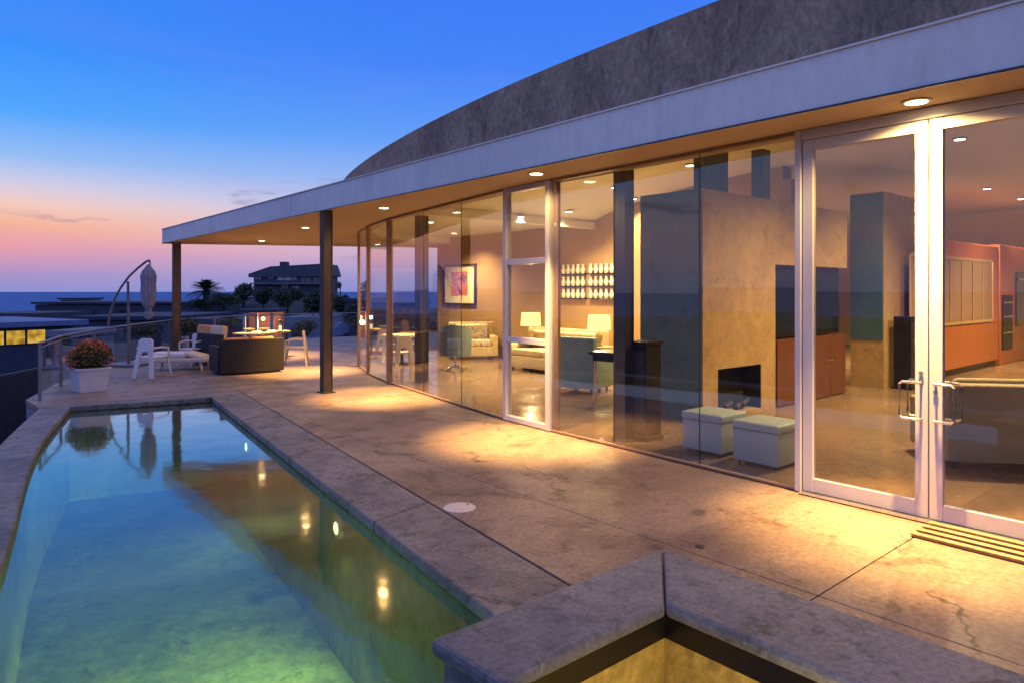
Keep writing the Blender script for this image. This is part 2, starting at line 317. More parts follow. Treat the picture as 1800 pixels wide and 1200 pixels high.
# ------------------------------------------------------------------ mesh builder
class MB:
    def __init__(s): s.bm = bmesh.new()
    def box(s, c, d, rz=0, rx=0, ry=0, bev=0.0, seg=2, taper=None):
        t = bmesh.new(); bmesh.ops.create_cube(t, size=1)
        for v in t.verts:
            if taper and v.co.z < 0: v.co.x *= taper; v.co.y *= taper
            v.co.x *= d[0]; v.co.y *= d[1]; v.co.z *= d[2]
        if bev: bmesh.ops.bevel(t, geom=t.edges[:], offset=bev, segments=seg, profile=.6, affect='EDGES')
        mtx = Matrix.Translation(c) @ Matrix.Rotation(rz, 4, 'Z') @ Matrix.Rotation(ry, 4, 'Y') @ Matrix.Rotation(rx, 4, 'X')
        bmesh.ops.transform(t, matrix=mtx, verts=t.verts); s._merge(t); return s
    def _merge(s, t):
        me = bpy.data.meshes.new('tmp'); t.to_mesh(me); t.free(); s.bm.from_mesh(me); bpy.data.meshes.remove(me)
    def span(s, x0, x1, y0, y1, z0, z1, bev=0.0): return s.box(((x0 + x1) / 2, (y0 + y1) / 2, (z0 + z1) / 2), (abs(x1 - x0), abs(y1 - y0), abs(z1 - z0)), bev=bev)
    def cyl(s, a, b, r0, r1=None, n=14, cap=True):
        a = Vector(a); b = Vector(b); r1 = r0 if r1 is None else r1
        q = (b - a).to_track_quat('Z', 'Y'); va = []; vb = []
        for i in range(n):
            t = 2 * math.pi * i / n; o = Vector((math.cos(t), math.sin(t), 0))
            va.append(s.bm.verts.new(a + q @ (o * r0))); vb.append(s.bm.verts.new(b + q @ (o * r1)))
        for i in range(n): s.bm.faces.new((va[i], va[(i + 1) % n], vb[(i + 1) % n], vb[i]))
        if cap: s.bm.faces.new(va[::-1]); s.bm.faces.new(vb)
        return s
    def tube(s, pts, r, n=8):
        pts = [Vector(p) for p in pts]; rings = []
        rr = r if isinstance(r, (list, tuple)) else [r] * len(pts)
        for i, p in enumerate(pts):
            d = (pts[min(i + 1, len(pts) - 1)] - pts[max(i - 1, 0)]).normalized(); q = d.to_track_quat('Z', 'Y')
            rings.append([s.bm.verts.new(p + q @ Vector((math.cos(2 * math.pi * k / n) * rr[i], math.sin(2 * math.pi * k / n) * rr[i], 0))) for k in range(n)])
        for a, b in zip(rings, rings[1:]):
            for k in range(n): s.bm.faces.new((a[k], a[(k + 1) % n], b[(k + 1) % n], b[k]))
        s.bm.faces.new(rings[0][::-1]); s.bm.faces.new(rings[-1]); return s
    def lathe(s, prof, c=(0, 0, 0), n=24):
        rings = []
        for r, z in prof: rings.append([s.bm.verts.new((c[0] + math.cos(2 * math.pi * k / n) * r, c[1] + math.sin(2 * math.pi * k / n) * r, c[2] + z)) for k in range(n)])
        for a, b in zip(rings, rings[1:]):
            for k in range(n): s.bm.faces.new((a[k], a[(k + 1) % n], b[(k + 1) % n], b[k]))
        s.bm.faces.new(rings[0][::-1]); s.bm.faces.new(rings[-1]); return s
    def prism(s, poly, z0, z1):
        lo = [s.bm.verts.new((p[0], p[1], z0)) for p in poly]; hi = [s.bm.verts.new((p[0], p[1], z1)) for p in poly]; n = len(poly)
        s.bm.faces.new(lo[::-1]); s.bm.faces.new(hi)
        for i in range(n): s.bm.faces.new((lo[i], lo[(i + 1) % n], hi[(i + 1) % n], hi[i]))
        return s
    def strip(s, A, B, z0, z1):
        """solid band between two polylines"""
        a0 = [s.bm.verts.new((p[0], p[1], z0)) for p in A]; a1 = [s.bm.verts.new((p[0], p[1], z1)) for p in A]
        b0 = [s.bm.verts.new((p[0], p[1], z0)) for p in B]; b1 = [s.bm.verts.new((p[0], p[1], z1)) for p in B]
        for i in range(len(A) - 1):
            s.bm.faces.new((a1[i], a1[i + 1], b1[i + 1], b1[i])); s.bm.faces.new((a0[i], b0[i], b0[i + 1], a0[i + 1]))
            s.bm.faces.new((a0[i], a0[i + 1], a1[i + 1], a1[i])); s.bm.faces.new((b0[i], b1[i], b1[i + 1], b0[i + 1]))
        for i in (0, len(A) - 1): s.bm.faces.new((a0[i], a1[i], b1[i], b0[i]))
        return s
    def quad(s, *p): s.bm.faces.new([s.bm.verts.new(q) for q in p]); return s
    def build(s, name, mat, parent=None, smooth=False, bevel=0.0, normals=True):
        if normals: bmesh.ops.recalc_face_normals(s.bm, faces=s.bm.faces)
        me = bpy.data.meshes.new(name); s.bm.to_mesh(me); s.bm.free()
        me.materials.append(mat if not isinstance(mat, str) else M[mat])
        if smooth:
            for p in me.polygons: p.use_smooth = True
            me.set_sharp_from_angle(angle=R(42))
        o = bpy.data.objects.new(name, me); C.objects.link(o)
        if parent: o.parent = parent
        if bevel:
            b = o.modifiers.new('edge', 'BEVEL'); b.width = bevel; b.segments = 2; b.limit_method = 'ANGLE'; b.angle_limit = R(40)
        return o
def thing(name, label, cat, loc=(0, 0, 0), rz=0.0, group=None):
    o = bpy.data.objects.new(name, None); C.objects.link(o); o.location = loc; o.rotation_euler = (0, 0, rz); o.empty_display_size = .2
    return tag(o, label, cat, group)
def tag(o, label, cat, group=None):
    o['label'] = label; o['category'] = cat
    if group: o['group'] = group
    return o
def struct(o): o['kind'] = 'structure'; return o
def copy_thing(root, loc=None, rz=None, label=None):
    c = root.copy(); C.objects.link(c)
    if loc is not None: c.location = loc
    if rz is not None: c.rotation_euler = (0, 0, rz)
    if label: c['label'] = label
    def rec(a, b):
        for chd in list(a.children):
            k = chd.copy(); C.objects.link(k); k.parent = b; rec(chd, k)
    rec(root, c); return c

# polygon clipping for slabs
def clip(poly, p, n):
    out = []
    for i in range(len(poly)):
        a = poly[i]; b = poly[(i + 1) % len(poly)]
        da = (a[0] - p[0]) * n[0] + (a[1] - p[1]) * n[1]; db = (b[0] - p[0]) * n[0] + (b[1] - p[1]) * n[1]
        if da >= 0: out.append(a)
        if da * db < 0:
            t = da / (da - db); out.append((a[0] + (b[0] - a[0]) * t, a[1] + (b[1] - a[1]) * t))
    return out

# ================================================================== GROUND, SEA
def terrain_h(x, y):
    r = math.hypot(x - 3, y - 8)
    z = -3.6 - 11.0 * min(1, max(0, (r - 14) / 480)) ** .8
    if r > 480: z -= (r - 480) * .03
    hx, hy = MANS.x, MANS.y
    d2 = ((x - hx) ** 2 + (y - hy) ** 2) / (38 ** 2)
    z += 7.6 * math.exp(-d2)
    z += .5 * noise.noise(Vector((x * .03, y * .03, 0)))
    return z
MANS = P(520, 520, 105)
g = MB(); rings = [0, 8, 14, 20, 27, 35, 45, 57, 70, 85, 100, 120, 140, 170, 210, 260, 330, 420, 520, 640, 800, 1100]; NA = 128
grid = []
for r in rings:
    row = []
    for k in range(NA):
        a = 2 * math.pi * k / NA; x = 3 + r * math.cos(a); y = 8 + r * math.sin(a)
        row.append(g.bm.verts.new((x, y, terrain_h(x, y))))
    grid.append(row)
for i in range(1, len(rings) - 1):
    for k in range(NA): g.bm.faces.new((grid[i][k], grid[i][(k + 1) % NA], grid[i + 1][(k + 1) % NA], grid[i + 1][k]))
g.bm.faces.new(grid[1])
for v in grid[0]: g.bm.verts.remove(v)
struct(g.build('ground', 'ground', smooth=True))
s = MB(); N2 = 96; rs = [300, 900, 3000, 12000, 60000]; rows = [[s.bm.verts.new((r * math.cos(2 * math.pi * k / N2), r * math.sin(2 * math.pi * k / N2), -17)) for k in range(N2)] for r in rs]
for a, b in zip(rows, rows[1:]):
    for k in range(N2): s.bm.faces.new((a[k], a[(k + 1) % N2], b[(k + 1) % N2], b[k]))
struct(s.build('sea', 'sea'))

# ================================================================== POOL, DECK
left_in = [G(130, 705), G(97, 741), G(58, 790), G(40, 840), G(22, 912), G(0, 993)]
left_in = [(p.x, p.y) for p in left_in] + [(.10, 4.2), (.0, 3.0), (-.05, 1.2), (.1, -.8), (.6, -3.0)]
left_out = [G(99, 700), G(50, 733), G(0, 772)]
left_out = [(p.x, p.y) for p in left_out]
print('left_in', left_in); print('left_out', left_out)
# smooth left edge by fitting x as a function of y
import bisect
def interp(tab, y):
    tab = sorted(tab, key=lambda q: q[1]); ys = [q[1] for q in tab]
    i = min(max(bisect.bisect(ys, y) - 1, 0), len(tab) - 2); a, b = tab[i], tab[i + 1]; t = (y - a[1]) / (b[1] - a[1])
    return a[0] + (b[0] - a[0]) * t
ys = [-3 + k * (12.75 + 3) / 30 for k in range(31)]
raw = [interp(left_in, y) for y in ys]
for _ in range(3): raw = [raw[0]] + [(raw[i - 1] + 2 * raw[i] + raw[i + 1]) / 4 for i in range(1, 30)] + [raw[-1]]
LIN = [Vector((x, y, 0)) for x, y in zip(raw, ys)]
def offs(pts, d):
    out = []
    for i, p in enumerate(pts):
        t = (pts[min(i + 1, len(pts) - 1)] - pts[max(i - 1, 0)]).normalized(); out.append(p + Vector((-t.y, t.x, 0)) * d)
    return out
LOUT = offs(LIN, .40)
WZ = -.095
RE0 = Vector((2.333, 2.3, 0)); RE1 = Vector((3.73, 12.3, 0))       # right edge of pool
SP_X0, SP_Y = 1.55, 2.30
pool_poly = [(p.x, p.y) for p in LIN] + [(RE1.x, RE1.y), (RE0.x, RE0.y), (SP_X0, SP_Y), (SP_X0, -3)]
mb = MB(); n = len(pool_poly)
lo = [mb.bm.verts.new((p[0], p[1], -1.5)) for p in pool_poly]; hi = [mb.bm.verts.new((p[0], p[1], -.001)) for p in pool_poly]
mb.bm.faces.new(lo)
for i in range(n): mb.bm.faces.new((lo[i], lo[(i + 1) % n], hi[(i + 1) % n], hi[i]))
struct(mb.build('pool_basin', 'poolplaster', normals=False))
mb = MB(); mb.bm.faces.new([mb.bm.verts.new((p[0], p[1], WZ)) for p in pool_poly])
bmesh.ops.recalc_face_normals(mb.bm, faces=mb.bm.faces)
if list(mb.bm.faces)[0].normal.z < 0: bmesh.ops.reverse_faces(mb.bm, faces=mb.bm.faces)
struct(mb.build('pool_water', 'water', normals=False))
# copings
JW0, JW1 = G(990, 1020), G(492, 728)          # joint line right of the pool coping
jd = (JW1 - JW0).normalized()
def jx(y): return JW0.x + (y - JW0.y) * jd.x / jd.y
print('joint', JW0, JW1)
FY = 12.3 + .55
ov = .02
mb = MB(); mb.strip([(p.x - .0, p.y) for p in [Vector((p.x + ov, p.y, 0)) for p in LIN]], [(p.x, p.y) for p in LOUT], -.09, .0)
struct(mb.build('pool_coping', 'coping', bevel=.018))
mb = MB(); a = [(RE0.x - ov, SP_Y), (RE1.x - ov, RE1.y - ov)]; b = [(jx(SP_Y) - .008, SP_Y), (jx(FY), FY)]
segs = 4
for k in range(segs):
    t0, t1 = k / segs, (k + 1) / segs
    q = lambda u, A: (A[0][0] + (A[1][0] - A[0][0]) * u, A[0][1] + (A[1][1] - A[0][1]) * u)
    e = .0008
    mb.strip([q(t0 + e, a), q(t1 - e, a)], [q(t0 + e, b), q(t1 - e, b)], -.09, .0)
struct(mb.build('pool_coping', 'coping', bevel=.014))
FL = LIN[-1]; FO = LOUT[-1]
mb = MB(); mb.prism([(FL.x + ov, FL.y - ov), (RE1.x - ov - .003, RE1.y - ov), (jx(FY) - .003, FY), (FO.x, FY + .15), (FO.x, FO.y + .003)], -.09, .0)
struct(mb.build('pool_coping', 'coping', bevel=.014))

# terrace retaining body
TL = [(FO.x - .02, FY - .2), (1.25, 14.0), (1.75, 15.6), (2.6, 17.6), (3.7, 19.6), (5.3, 22.2), (7.2, 24.2), (10, 25.2), (14, 25.4)]
mb = MB(); wall = [(p.x, p.y) for p in LOUT] + TL
inner = [(p[0] + .28, p[1] - .02) for p in wall]
mb.strip([(p[0] + .01, p[1]) for p in wall], inner, -4.6, -.092)
tag(mb.build('retaining_wall', 'palewall'), 'pale blue retaining wall under the curved terrace edge', 'retaining wall')
# deck slabs
def slabs(region, xs, ys_, z0, z1, gap):
    out = MB()
    for i in range(len(xs) - 1):
        for j in range(len(ys_) - 1):
            p = region
            for pt, nn in (((xs[i] + gap, 0), (1, 0)), ((xs[i + 1] - gap, 0), (-1, 0)), ((0, ys_[j] + gap), (0, 1)), ((0, ys_[j + 1] - gap), (0, -1))):
                p = clip(p, pt, nn)
                if len(p) < 3: break
            if len(p) >= 3: out.prism(p, z0, z1)
    return out
regA = [(jx(-7) + .01, -7), (24.5, -7), (24.5, FY), (jx(FY) + .01, FY)]
regA = [(jx(SP_Y) + .008, SP_Y), (3.02, SP_Y), (3.02, -7), (24.5, -7), (24.5, FY), (jx(FY) + .008, FY)]
ra1 = [(3.02, -7), (24.5, -7), (24.5, SP_Y), (3.02, SP_Y)]
ra2 = [(jx(SP_Y) + .008, SP_Y), (24.5, SP_Y), (24.5, FY), (jx(FY) + .008, FY)]
d = slabs(ra1, [2.5, 4.02, 6.3, 25], [-8, -2.4, 1.91, 2.9], -.08, 0, .004)
d2 = slabs(ra2, [2.0, 4.02, 6.3, 25], [1.91, 6.2, 10.5, FY + .002], -.08, 0, .003)
d2me = bpy.data.meshes.new('t'); d2.bm.to_mesh(d2me); d.bm.from_mesh(d2me)
regB = [(FO.x, FY + .157)] + TL[1:] + [(24.5, 25.4), (24.5, FY + .008), (jx(FY), FY + .008)]
regB = [(FO.x, FY + .16), (1.25, 14.0), (1.75, 15.6), (2.6, 17.6), (3.7, 19.6), (5.3, 22.2), (7.2, 24.2), (10, 25.2), (14, 25.4), (24.5, 25.4), (24.5, FY + .012), (jx(FY) + .0, FY + .012)]
d3 = slabs(regB, [0, 4.3, 8.6, 13, 25], [12, 16.6, 20.8, 26], -.08, 0, .006)
d3me = bpy.data.meshes.new('t'); d3.bm.to_mesh(d3me); d.bm.from_mesh(d3me)
struct(d.build('deck', 'deck', bevel=.004))
mb = MB(); mb.prism([(3.95, 12.9), (1.6, 13.2), (3.0, 17), (5.5, 21.5), (9, 24), (24, 24.8), (24, -6.9), (3.1, -6.9), (3.1, 2.3), (2.85, 2.35)], -.4, -.085)
struct(mb.build('deck_bed', 'sub'))

# skimmer lid and stain
c = G(808, 892)
t = thing('skimmer_lid', 'round white skimmer lid set in the deck beside the pool coping', 'skimmer lid', (c.x, c.y, 0))
mb = MB(); mb.lathe([(.135, -.03), (.135, .006), (.128, .009), (.118, .009)], n=40); mb.build('rim', 'lidwhite', t, smooth=True)
mb = MB(); mb.lathe([(.112, -.02), (.112, .008), (.10, .011), (.02, .012)], n=40); lid = mb.build('lid', 'lidwhite', t, smooth=True)
for q_ in (.085,): mb = MB(); mb.box((q_, 0, .0125), (.008, .03, .003)); mb.build('finger_slot', 'sub', lid)
c = G(1230, 960)
mb = MB(); mb.lathe([(.035, -.02), (.035, .003), (.028, .004), (.01, .002)], n=18); o = mb.build('deck_drain', 'steel'); o.location = (c.x, c.y, 0)
tag(o, 'small dark round drain in the deck between spa and glass doors', 'drain')

# pool wall lights
def pool_light(px, py, label, power, ydir=0):
    q = None
    for k in range(400):
        y = 2.6 + k * .024; x = RE0.x + (y - 2.3) * (RE1.x - RE0.x) / 10.0
        rel = Vector((x, y, 0)); dd = rel.x * sh + rel.y * ch; l = rel.x * ch - rel.y * sh
        if abs(900 + FPX * l / dd - px) < (q[0] if q else 1e9): q = (abs(900 + FPX * l / dd - px), x, y, dd)
    _, x, y, dd = q; z = EYE - (py - HY) / FPX * dd; z = min(z, -.3)
    ang = math.atan2(RE1.y - RE0.y, RE1.x - RE0.x)
    t = thing('pool_light', label, 'pool light', (x, y, z), ang, 'underwater lights in the pool wall')
    mb = MB(); mb.cyl((0, .0, 0), (0, .035, 0), .10, .09, 24); mb.build('bezel', 'chrome', t, smooth=True)
    mb = MB(); mb.cyl((0, .0351, 0), (0, .042, 0), .058, .05, 24); mb.build('lens', 'poollens', t, smooth=True)
    ld = bpy.data.lights.new('pool_lamp', 'SPOT'); ld.energy = power; ld.color = (1.0, .95, .32); ld.spot_size = R(140); ld.spot_blend = 1; ld.shadow_soft_size = .06
    lo_ = bpy.data.objects.new('pool_lamp', ld); C.objects.link(lo_); lo_.parent = t; lo_.location = (0, .07, 0)
    lo_.rotation_euler = Vector((-.45, 1, -.8)).to_track_quat('-Z', 'Y').to_euler()
    return t
pool_light(597, 912, 'bright underwater light in the middle of the right pool wall', 150)
pool_light(437, 768, 'small underwater light near the far end of the right pool wall', 80)

t = thing('pool_light', 'underwater light low in the spa wall shining down the pool', 'pool light', (1.95, 2.3, -.62), 0, 'underwater lights in the pool wall')
mb = MB(); mb.cyl((0, .0, 0), (0, .035, 0), .12, .11, 24); mb.build('bezel', 'chrome', t, smooth=True)
mb = MB(); mb.cyl((0, .0351, 0), (0, .042, 0), .08, .07, 24); mb.build('lens', 'poollens', t, smooth=True)
ld = bpy.data.lights.new('pool_lamp', 'SPOT'); ld.energy = 5500; ld.color = (1.0, .90, .28); ld.spot_size = R(46); ld.spot_blend = 1; ld.shadow_soft_size = .06
lo_ = bpy.data.objects.new('pool_lamp', ld); C.objects.link(lo_); lo_.parent = t; lo_.location = (0, .07, 0)
lo_.rotation_euler = Vector((-.08, 1, -.32)).to_track_quat('-Z', 'Y').to_euler()

# ================================================================== SPA
spa = thing('hot_tub', 'raised concrete hot tub with wide mitred blue-grey cap and glowing gold water', 'hot tub', (2.3, 1.0, 0))
def loc(o): o.location = (-2.3, -1.0, 0); return o
CT, CB = .412, .345
mb = MB(); mb.prism([(1.53, 2.30), (1.55, 1.88), (2.50, 1.88), (3.037, 2.30)], CB, CT); loc(mb.build('cap', 'cap', spa, bevel=.022))
mb = MB(); mb.prism([(3.045, 2.30), (2.508, 1.88), (2.508, -3), (3.045, -3)], CB, CT); loc(mb.build('cap', 'cap', spa, bevel=.022))
mb = MB(); mb.span(1.58, 3.01, 1.93, 2.27, -1.5, CB - .002); mb.span(2.56, 3.01, -3, 1.928, -1.5, CB - .002); mb.span(1.58, 1.72, -3, 1.928, -1.5, .235); loc(mb.build('tub_wall', 'cap', spa))
mb = MB(); mb.span(1.73, 2.535, 1.905, 1.929, .238, CB - .003); mb.span(2.535, 2.559, -3, 1.929, .238, CB - .003); loc(mb.build('waterline_tile', 'tile', spa))
mb = MB(); mb.span(1.722, 2.54, 1.91, 1.9285, -.7, .237); mb.span(2.54, 2.5585, -3, 1.9285, -.7, .237); mb.span(1.722, 2.56, -3, 1.93, -.78, -.701)
mb.span(2.20, 2.54, -3, 1.91, -.7, -.3)
mb.span(1.722, 2.20, 1.55, 1.91, -.7, -.3)
loc(mb.build('inner_shell', 'spaplaster', spa))
mb = MB(); mb.quad((1.722, -3, .246), (2.535, -3, .246), (2.535, 1.905, .246), (1.722, 1.905, .246)); loc(mb.build('water', 'spawater', spa))
ld = bpy.data.lights.new('spa_lamp', 'POINT'); ld.energy = 34; ld.color = (1, .72, .24); ld.shadow_soft_size = .08
lo_ = bpy.data.objects.new('spa_lamp', ld); C.objects.link(lo_); lo_.parent = spa; lo_.location = (-.35, -.1, -.12)

# ================================================================== HOUSE
house = thing('glass_house', 'low modern house with curved glass facade, white fascia and dark arched concrete roof', 'house', (6, 8, 0))
def H(o): o.location = (-6, -8, 0); return o
SZ0, SZ1 = 3.25, 3.66
FAC = [(6.0, -6.9), (6.0, 2.96), (6.04, 4.10), (6.09, 5.30), (6.13, 6.38), (6.20, 7.40), (6.42, 8.75), (6.66, 10.2), (6.95, 11.87), (7.38, 13.5), (8.0, 15.1), (8.9, 16.4), (10.2, 17.3), (12.2, 17.8)]
EX = 5.38
outer = [(EX, -7), (EX, 2.96), (EX, 6.4), (EX, 8.7), (EX, 11.9), (EX, 13.5), (EX, 16), (EX, 22.35), (10.6, 19.65), (14, 17.9)]
inner = [(6.3, -7), (6.3, 2.96), (6.42, 6.4), (6.7, 8.7), (7.22, 11.9), (7.65, 13.5), (8.25, 14.95), (9.1, 16.1), (10.3, 17.0), (14, 17.45)]
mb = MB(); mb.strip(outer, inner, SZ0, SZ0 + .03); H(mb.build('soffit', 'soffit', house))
o2 = [(x - (.04 if x == EX else -.0), y + (.04 if i >= 7 else 0)) for i, (x, y) in enumerate(outer)]
mb = MB(); mb.strip(o2, [(x, y) for x, y in outer][:], SZ0 - .012, SZ1); H(mb.build('fascia', 'fascia', house, bevel=.01))
mb = MB(); mb.strip([(x - .012, y + .012) for x, y in o2], [(x - .001, y + .001) for x, y in o2], SZ0 - .018, SZ0 - .002); H(mb.build('drip_edge', 'steel', house))
mb = MB(); mb.strip([(x - .02, y + .02) for x, y in o2], [(x + .1, y - .1) for x, y in o2], SZ1 + .001, SZ1 + .016); H(mb.build('roof_flashing', 'fascia', house))
mb = MB(); mb.strip([(x + .002, y - .002) for x, y in outer], inner, SZ0 + .032, SZ1 - .012); H(mb.build('eave_slab', 'fascia', house))
mb = MB(); mb.prism([(EX + .01, 11.35), (EX + .01, 22.3), (10.6, 19.6), (14, 17.9), (24, 17.9), (24, 11.35)], SZ1 - .01, SZ1 + .02); H(mb.build('flat_roof', 'vault', house))
mb = MB(); mb.prism([(6.0, 11.2), (6.8, 11.9), (7.6, 14.0), (9.0, 16.3), (12, 17.5), (24, 17.5), (24, 11.2)], 3.45, 3.50); H(mb.build('flat_ceiling', 'ceiling', house))
# vault
XG = 5.62
prof = []
for px, py in ((600, 318), (640, 285), (700, 245), (770, 205), (850, 170), (920, 137), (1000, 105), (1130, 52), (1265, 0)):
    p = on_x(px, py, XG); prof.append((p.y, p.z))
print('vault', prof)
prof[0] = (11.35, 3.66)
top = [(p[0], p[1]) for p in prof] + [(2.0, prof[-1][1] + .03)]
arch = top + [(4 - y, z) for y, z in reversed(top[:-1])]
fine = []
for k in range(61):
    u = math.cos(math.pi * k / 60); u = math.copysign(abs(u) ** .8, u)
    fine.append((2 + 9.35 * u, 3.66 + .87 * max(0, 1 - abs(u) ** 2.35) ** .6))
def ceil_z(y):
    for (a, za), (b, zb) in zip(fine, fine[1:]):
        if b <= y <= a: return za + (zb - za) * (y - a) / (b - a) - .28
    return 3.4
mb = MB()
f = [mb.bm.verts.new((XG, y, z)) for y, z in fine]; f2 = [mb.bm.verts.new((XG, y, SZ1 - .02)) for y, z in fine]
b_ = [mb.bm.verts.new((XG + .16, y, z)) for y, z in fine]; b2 = [mb.bm.verts.new((XG + .16, y, SZ1 - .02)) for y, z in fine]
for i in range(len(fine) - 1):
    mb.bm.faces.new((f[i], f[i + 1], f2[i + 1], f2[i])); mb.bm.faces.new((b_[i], b2[i], b2[i + 1], b_[i + 1])); mb.bm.faces.new((f[i], b_[i], b_[i + 1], f[i + 1])); mb.bm.faces.new((f2[i], f2[i + 1], b2[i + 1], b2[i]))
H(mb.build('gable_wall', 'vault', house))
def shell(z_off0, z_off1, x0, x1):
    mb = MB(); rows = []
    for y, z in fine: rows.append([mb.bm.verts.new((x0, y, z + z_off1)), mb.bm.verts.new((x1, y, z + z_off1)), mb.bm.verts.new((x1, y, z + z_off0)), mb.bm.verts.new((x0, y, z + z_off0))])
    for a, b in zip(rows, rows[1:]):
        for k in range(4): mb.bm.faces.new((a[k], a[(k + 1) % 4], b[(k + 1) % 4], b[k]))
    mb.bm.faces.new(rows[0]); mb.bm.faces.new(rows[-1][::-1]); return mb
H(shell(-.10, 0, XG + .162, 24).build('vault_roof', 'vault', house, smooth=True))
H(shell(-.28, -.12, XG + .2, 24).build('vault_ceiling', 'ceiling', house, smooth=True))
mb = MB(); mb.span(6.3, 24, 11.2, 11.34, 3.3, SZ1 - .015); H(mb.build('ceiling_beam', 'ceiling', house))
# interior shell
mb = MB(); fl = [(x + .03, y) for x, y in FAC] + [(12.2, 17.75), (24, 17.75), (24, -6.9)]
mb.prism([(x + .02, y) for x, y in FAC[:-1]] + [(12.2, 17.7), (24, 17.7), (24, -6.9)], .001, .010); H(mb.build('floor', 'intfloor', house))
mb = MB(); mb.span(12.2, 12.45, 6.3, 17.9, .01, 3.9); H(mb.build('back_wall', 'intwall', house))
mb = MB(); mb.span(24, 24.3, -7.2, 18.1, -.3, 4.6); mb.span(12.45, 24, 17.75, 18.0, .01, 3.66); H(mb.build('rear_wall', 'brightwall', house))
mb = MB(); mb.span(5.9, 24, -7.2, -6.95, -.3, 4.6); H(mb.build('side_wall', 'intwall', house))
mb = MB(); mb.span(12.46, 12.60, 6.5, 11.2, 3.2, 4.2); mb.span(12.2, 12.449, 6.46, 11.2, 3.902, 4.3); H(mb.build('clerestory_wall', 'intwall', house))
# columns
for (x, y, w, mt, zt, lb) in ((EX + .06, 11.5, .17, 'column', SZ0, 'brown steel column under the middle of the eave'), (EX + .2, 21.75, .2, 'column', SZ0, 'brown steel column at the far corner of the eave'),
                       (6.45, 5.45, .17, 'steel', 4.1, None), (7.43, 11.45, .2, 'steel', 3.3, None), (6.19, 6.335, .05, 'bronze', SZ0, None)):
    mb = MB()
    if w > .1:
        mb.box((x, y, zt / 2), (w, .015, zt)); mb.box((x - w / 2 + .008, y, zt / 2), (.016, w, zt - .004)); mb.box((x + w / 2 - .008, y, zt / 2), (.016, w, zt - .004)); mb.box((x, y, .01), (w + .08, w + .08, .02))
        if mt == 'column' : mb.box((x, y, zt / 2), (w - .04, w - .03, zt - .01))
        else: mb.box((x, y, zt / 2), (w - .03, w - .03, zt - .01))
    else: mb.box((x, y, zt / 2), (w, w, zt))
    c_ = H(mb.build('column', mt, house, bevel=.003))
    if lb: c_['label'] = lb
# window panes and mullions
def seg_frame(a, b): 
    a = Vector((*a, 0)); b = Vector((*b, 0)); return a, b, math.atan2(b.y - a.y, b.x - a.x), (b - a).length
def bar(mb, a, b, z0, z1, w):        # bar along segment with depth w
    a, b, an, ln = seg_frame(a, b); m_ = (a + b) / 2; mb.box((m_.x, m_.y, (z0 + z1) / 2), (ln, w, z1 - z0), rz=an)
def lerp2(a, b, t): return (a[0] + (b[0] - a[0]) * t, a[1] + (b[1] - a[1]) * t)
def pane(a, b, z0, z1, name='glass_pane', parent=None, inset=.0):
    # every sheet sits a hair out of true in its tracks, as real ones do
    mb = MB(); A, B, an, ln = seg_frame(a, b); m_ = (A + B) / 2; pr = random.Random(int(a[1] * 977))
    mb.box((m_.x, m_.y, (z0 + z1) / 2), (ln, .010, z1 - z0), rz=an + R(pr.uniform(-.25, .25)), rx=R(pr.uniform(-.3, .3))); return H(mb.build(name, 'glass', house))
TRK = .035
fixed = [(1, 2), (2, 3), (3, 4), (5, 6), (6, 7), (7, 8), (8, 9), (9, 10), (10, 11), (11, 12), (12, 13)]
for i, j in fixed:
    a, b = FAC[i], FAC[j]; ln = math.dist(a, b); e = .006 / ln
    pane(lerp2(a, b, e), lerp2(a, b, 1 - e), .03, 3.24)
for run in (fixed[:3], fixed[3:]):
    mb = MB()
    for i, j in run: bar(mb, FAC[i], FAC[j], .0115, .032, .05)
    H(mb.build('sill_track', 'bronze', house))
    mb = MB()
    for i, j in run: bar(mb, FAC[i], FAC[j], 3.215, 3.249, .06)
    H(mb.build('head_track', 'bronze', house))
for k, w, mt in ((8, .085, 'bronze'), (9, .07, 'bronze'), (10, .06, 'bronze'), (11, .06, 'bronze'), (12, .06, 'bronze'), (13, .08, 'bronze')):
    x, y = FAC[k]; mb = MB(); mb.box((x - .0, y, 1.62), (w, w * 1.25, 3.23)); H(mb.build('mullion', mt, house, bevel=.004))
for k in (2, 3, 6, 7):
    x, y = FAC[k]; mb = MB(); mb.box((x, y, 1.63), (.008, .008, 3.2)); H(mb.build('glazing_joint', 'steel', house))
# white three-light window unit between FAC[4] and FAC[5]
a, b = FAC[4], FAC[5]; wu = H(MB().build('window_unit', 'frame', house)) if False else None
mb = MB(); ln = math.dist(a, b)
bar(mb, a, lerp2(a, b, .085 / ln), .012, 3.245, .10); bar(mb, lerp2(a, b, 1 - .075 / ln), b, .012, 3.245, .10)
ia, ib = lerp2(a, b, .0855 / ln), lerp2(a, b, 1 - .0755 / ln)
for z0, z1 in ((.013, .085), (1.10, 1.18), (2.17, 2.25), (3.17, 3.244)): bar(mb, ia, ib, z0, z1, .085)
wu = H(mb.build('window', 'frame', house, bevel=.004)); wu['label'] = 'white framed window with three stacked lights'
for z0, z1 in ((.086, 1.099), (1.181, 2.169), (2.251, 3.169)):
    mb = MB(); bar(mb, ia, ib, z0, z1, .012); mb.build('pane', 'glass', wu)
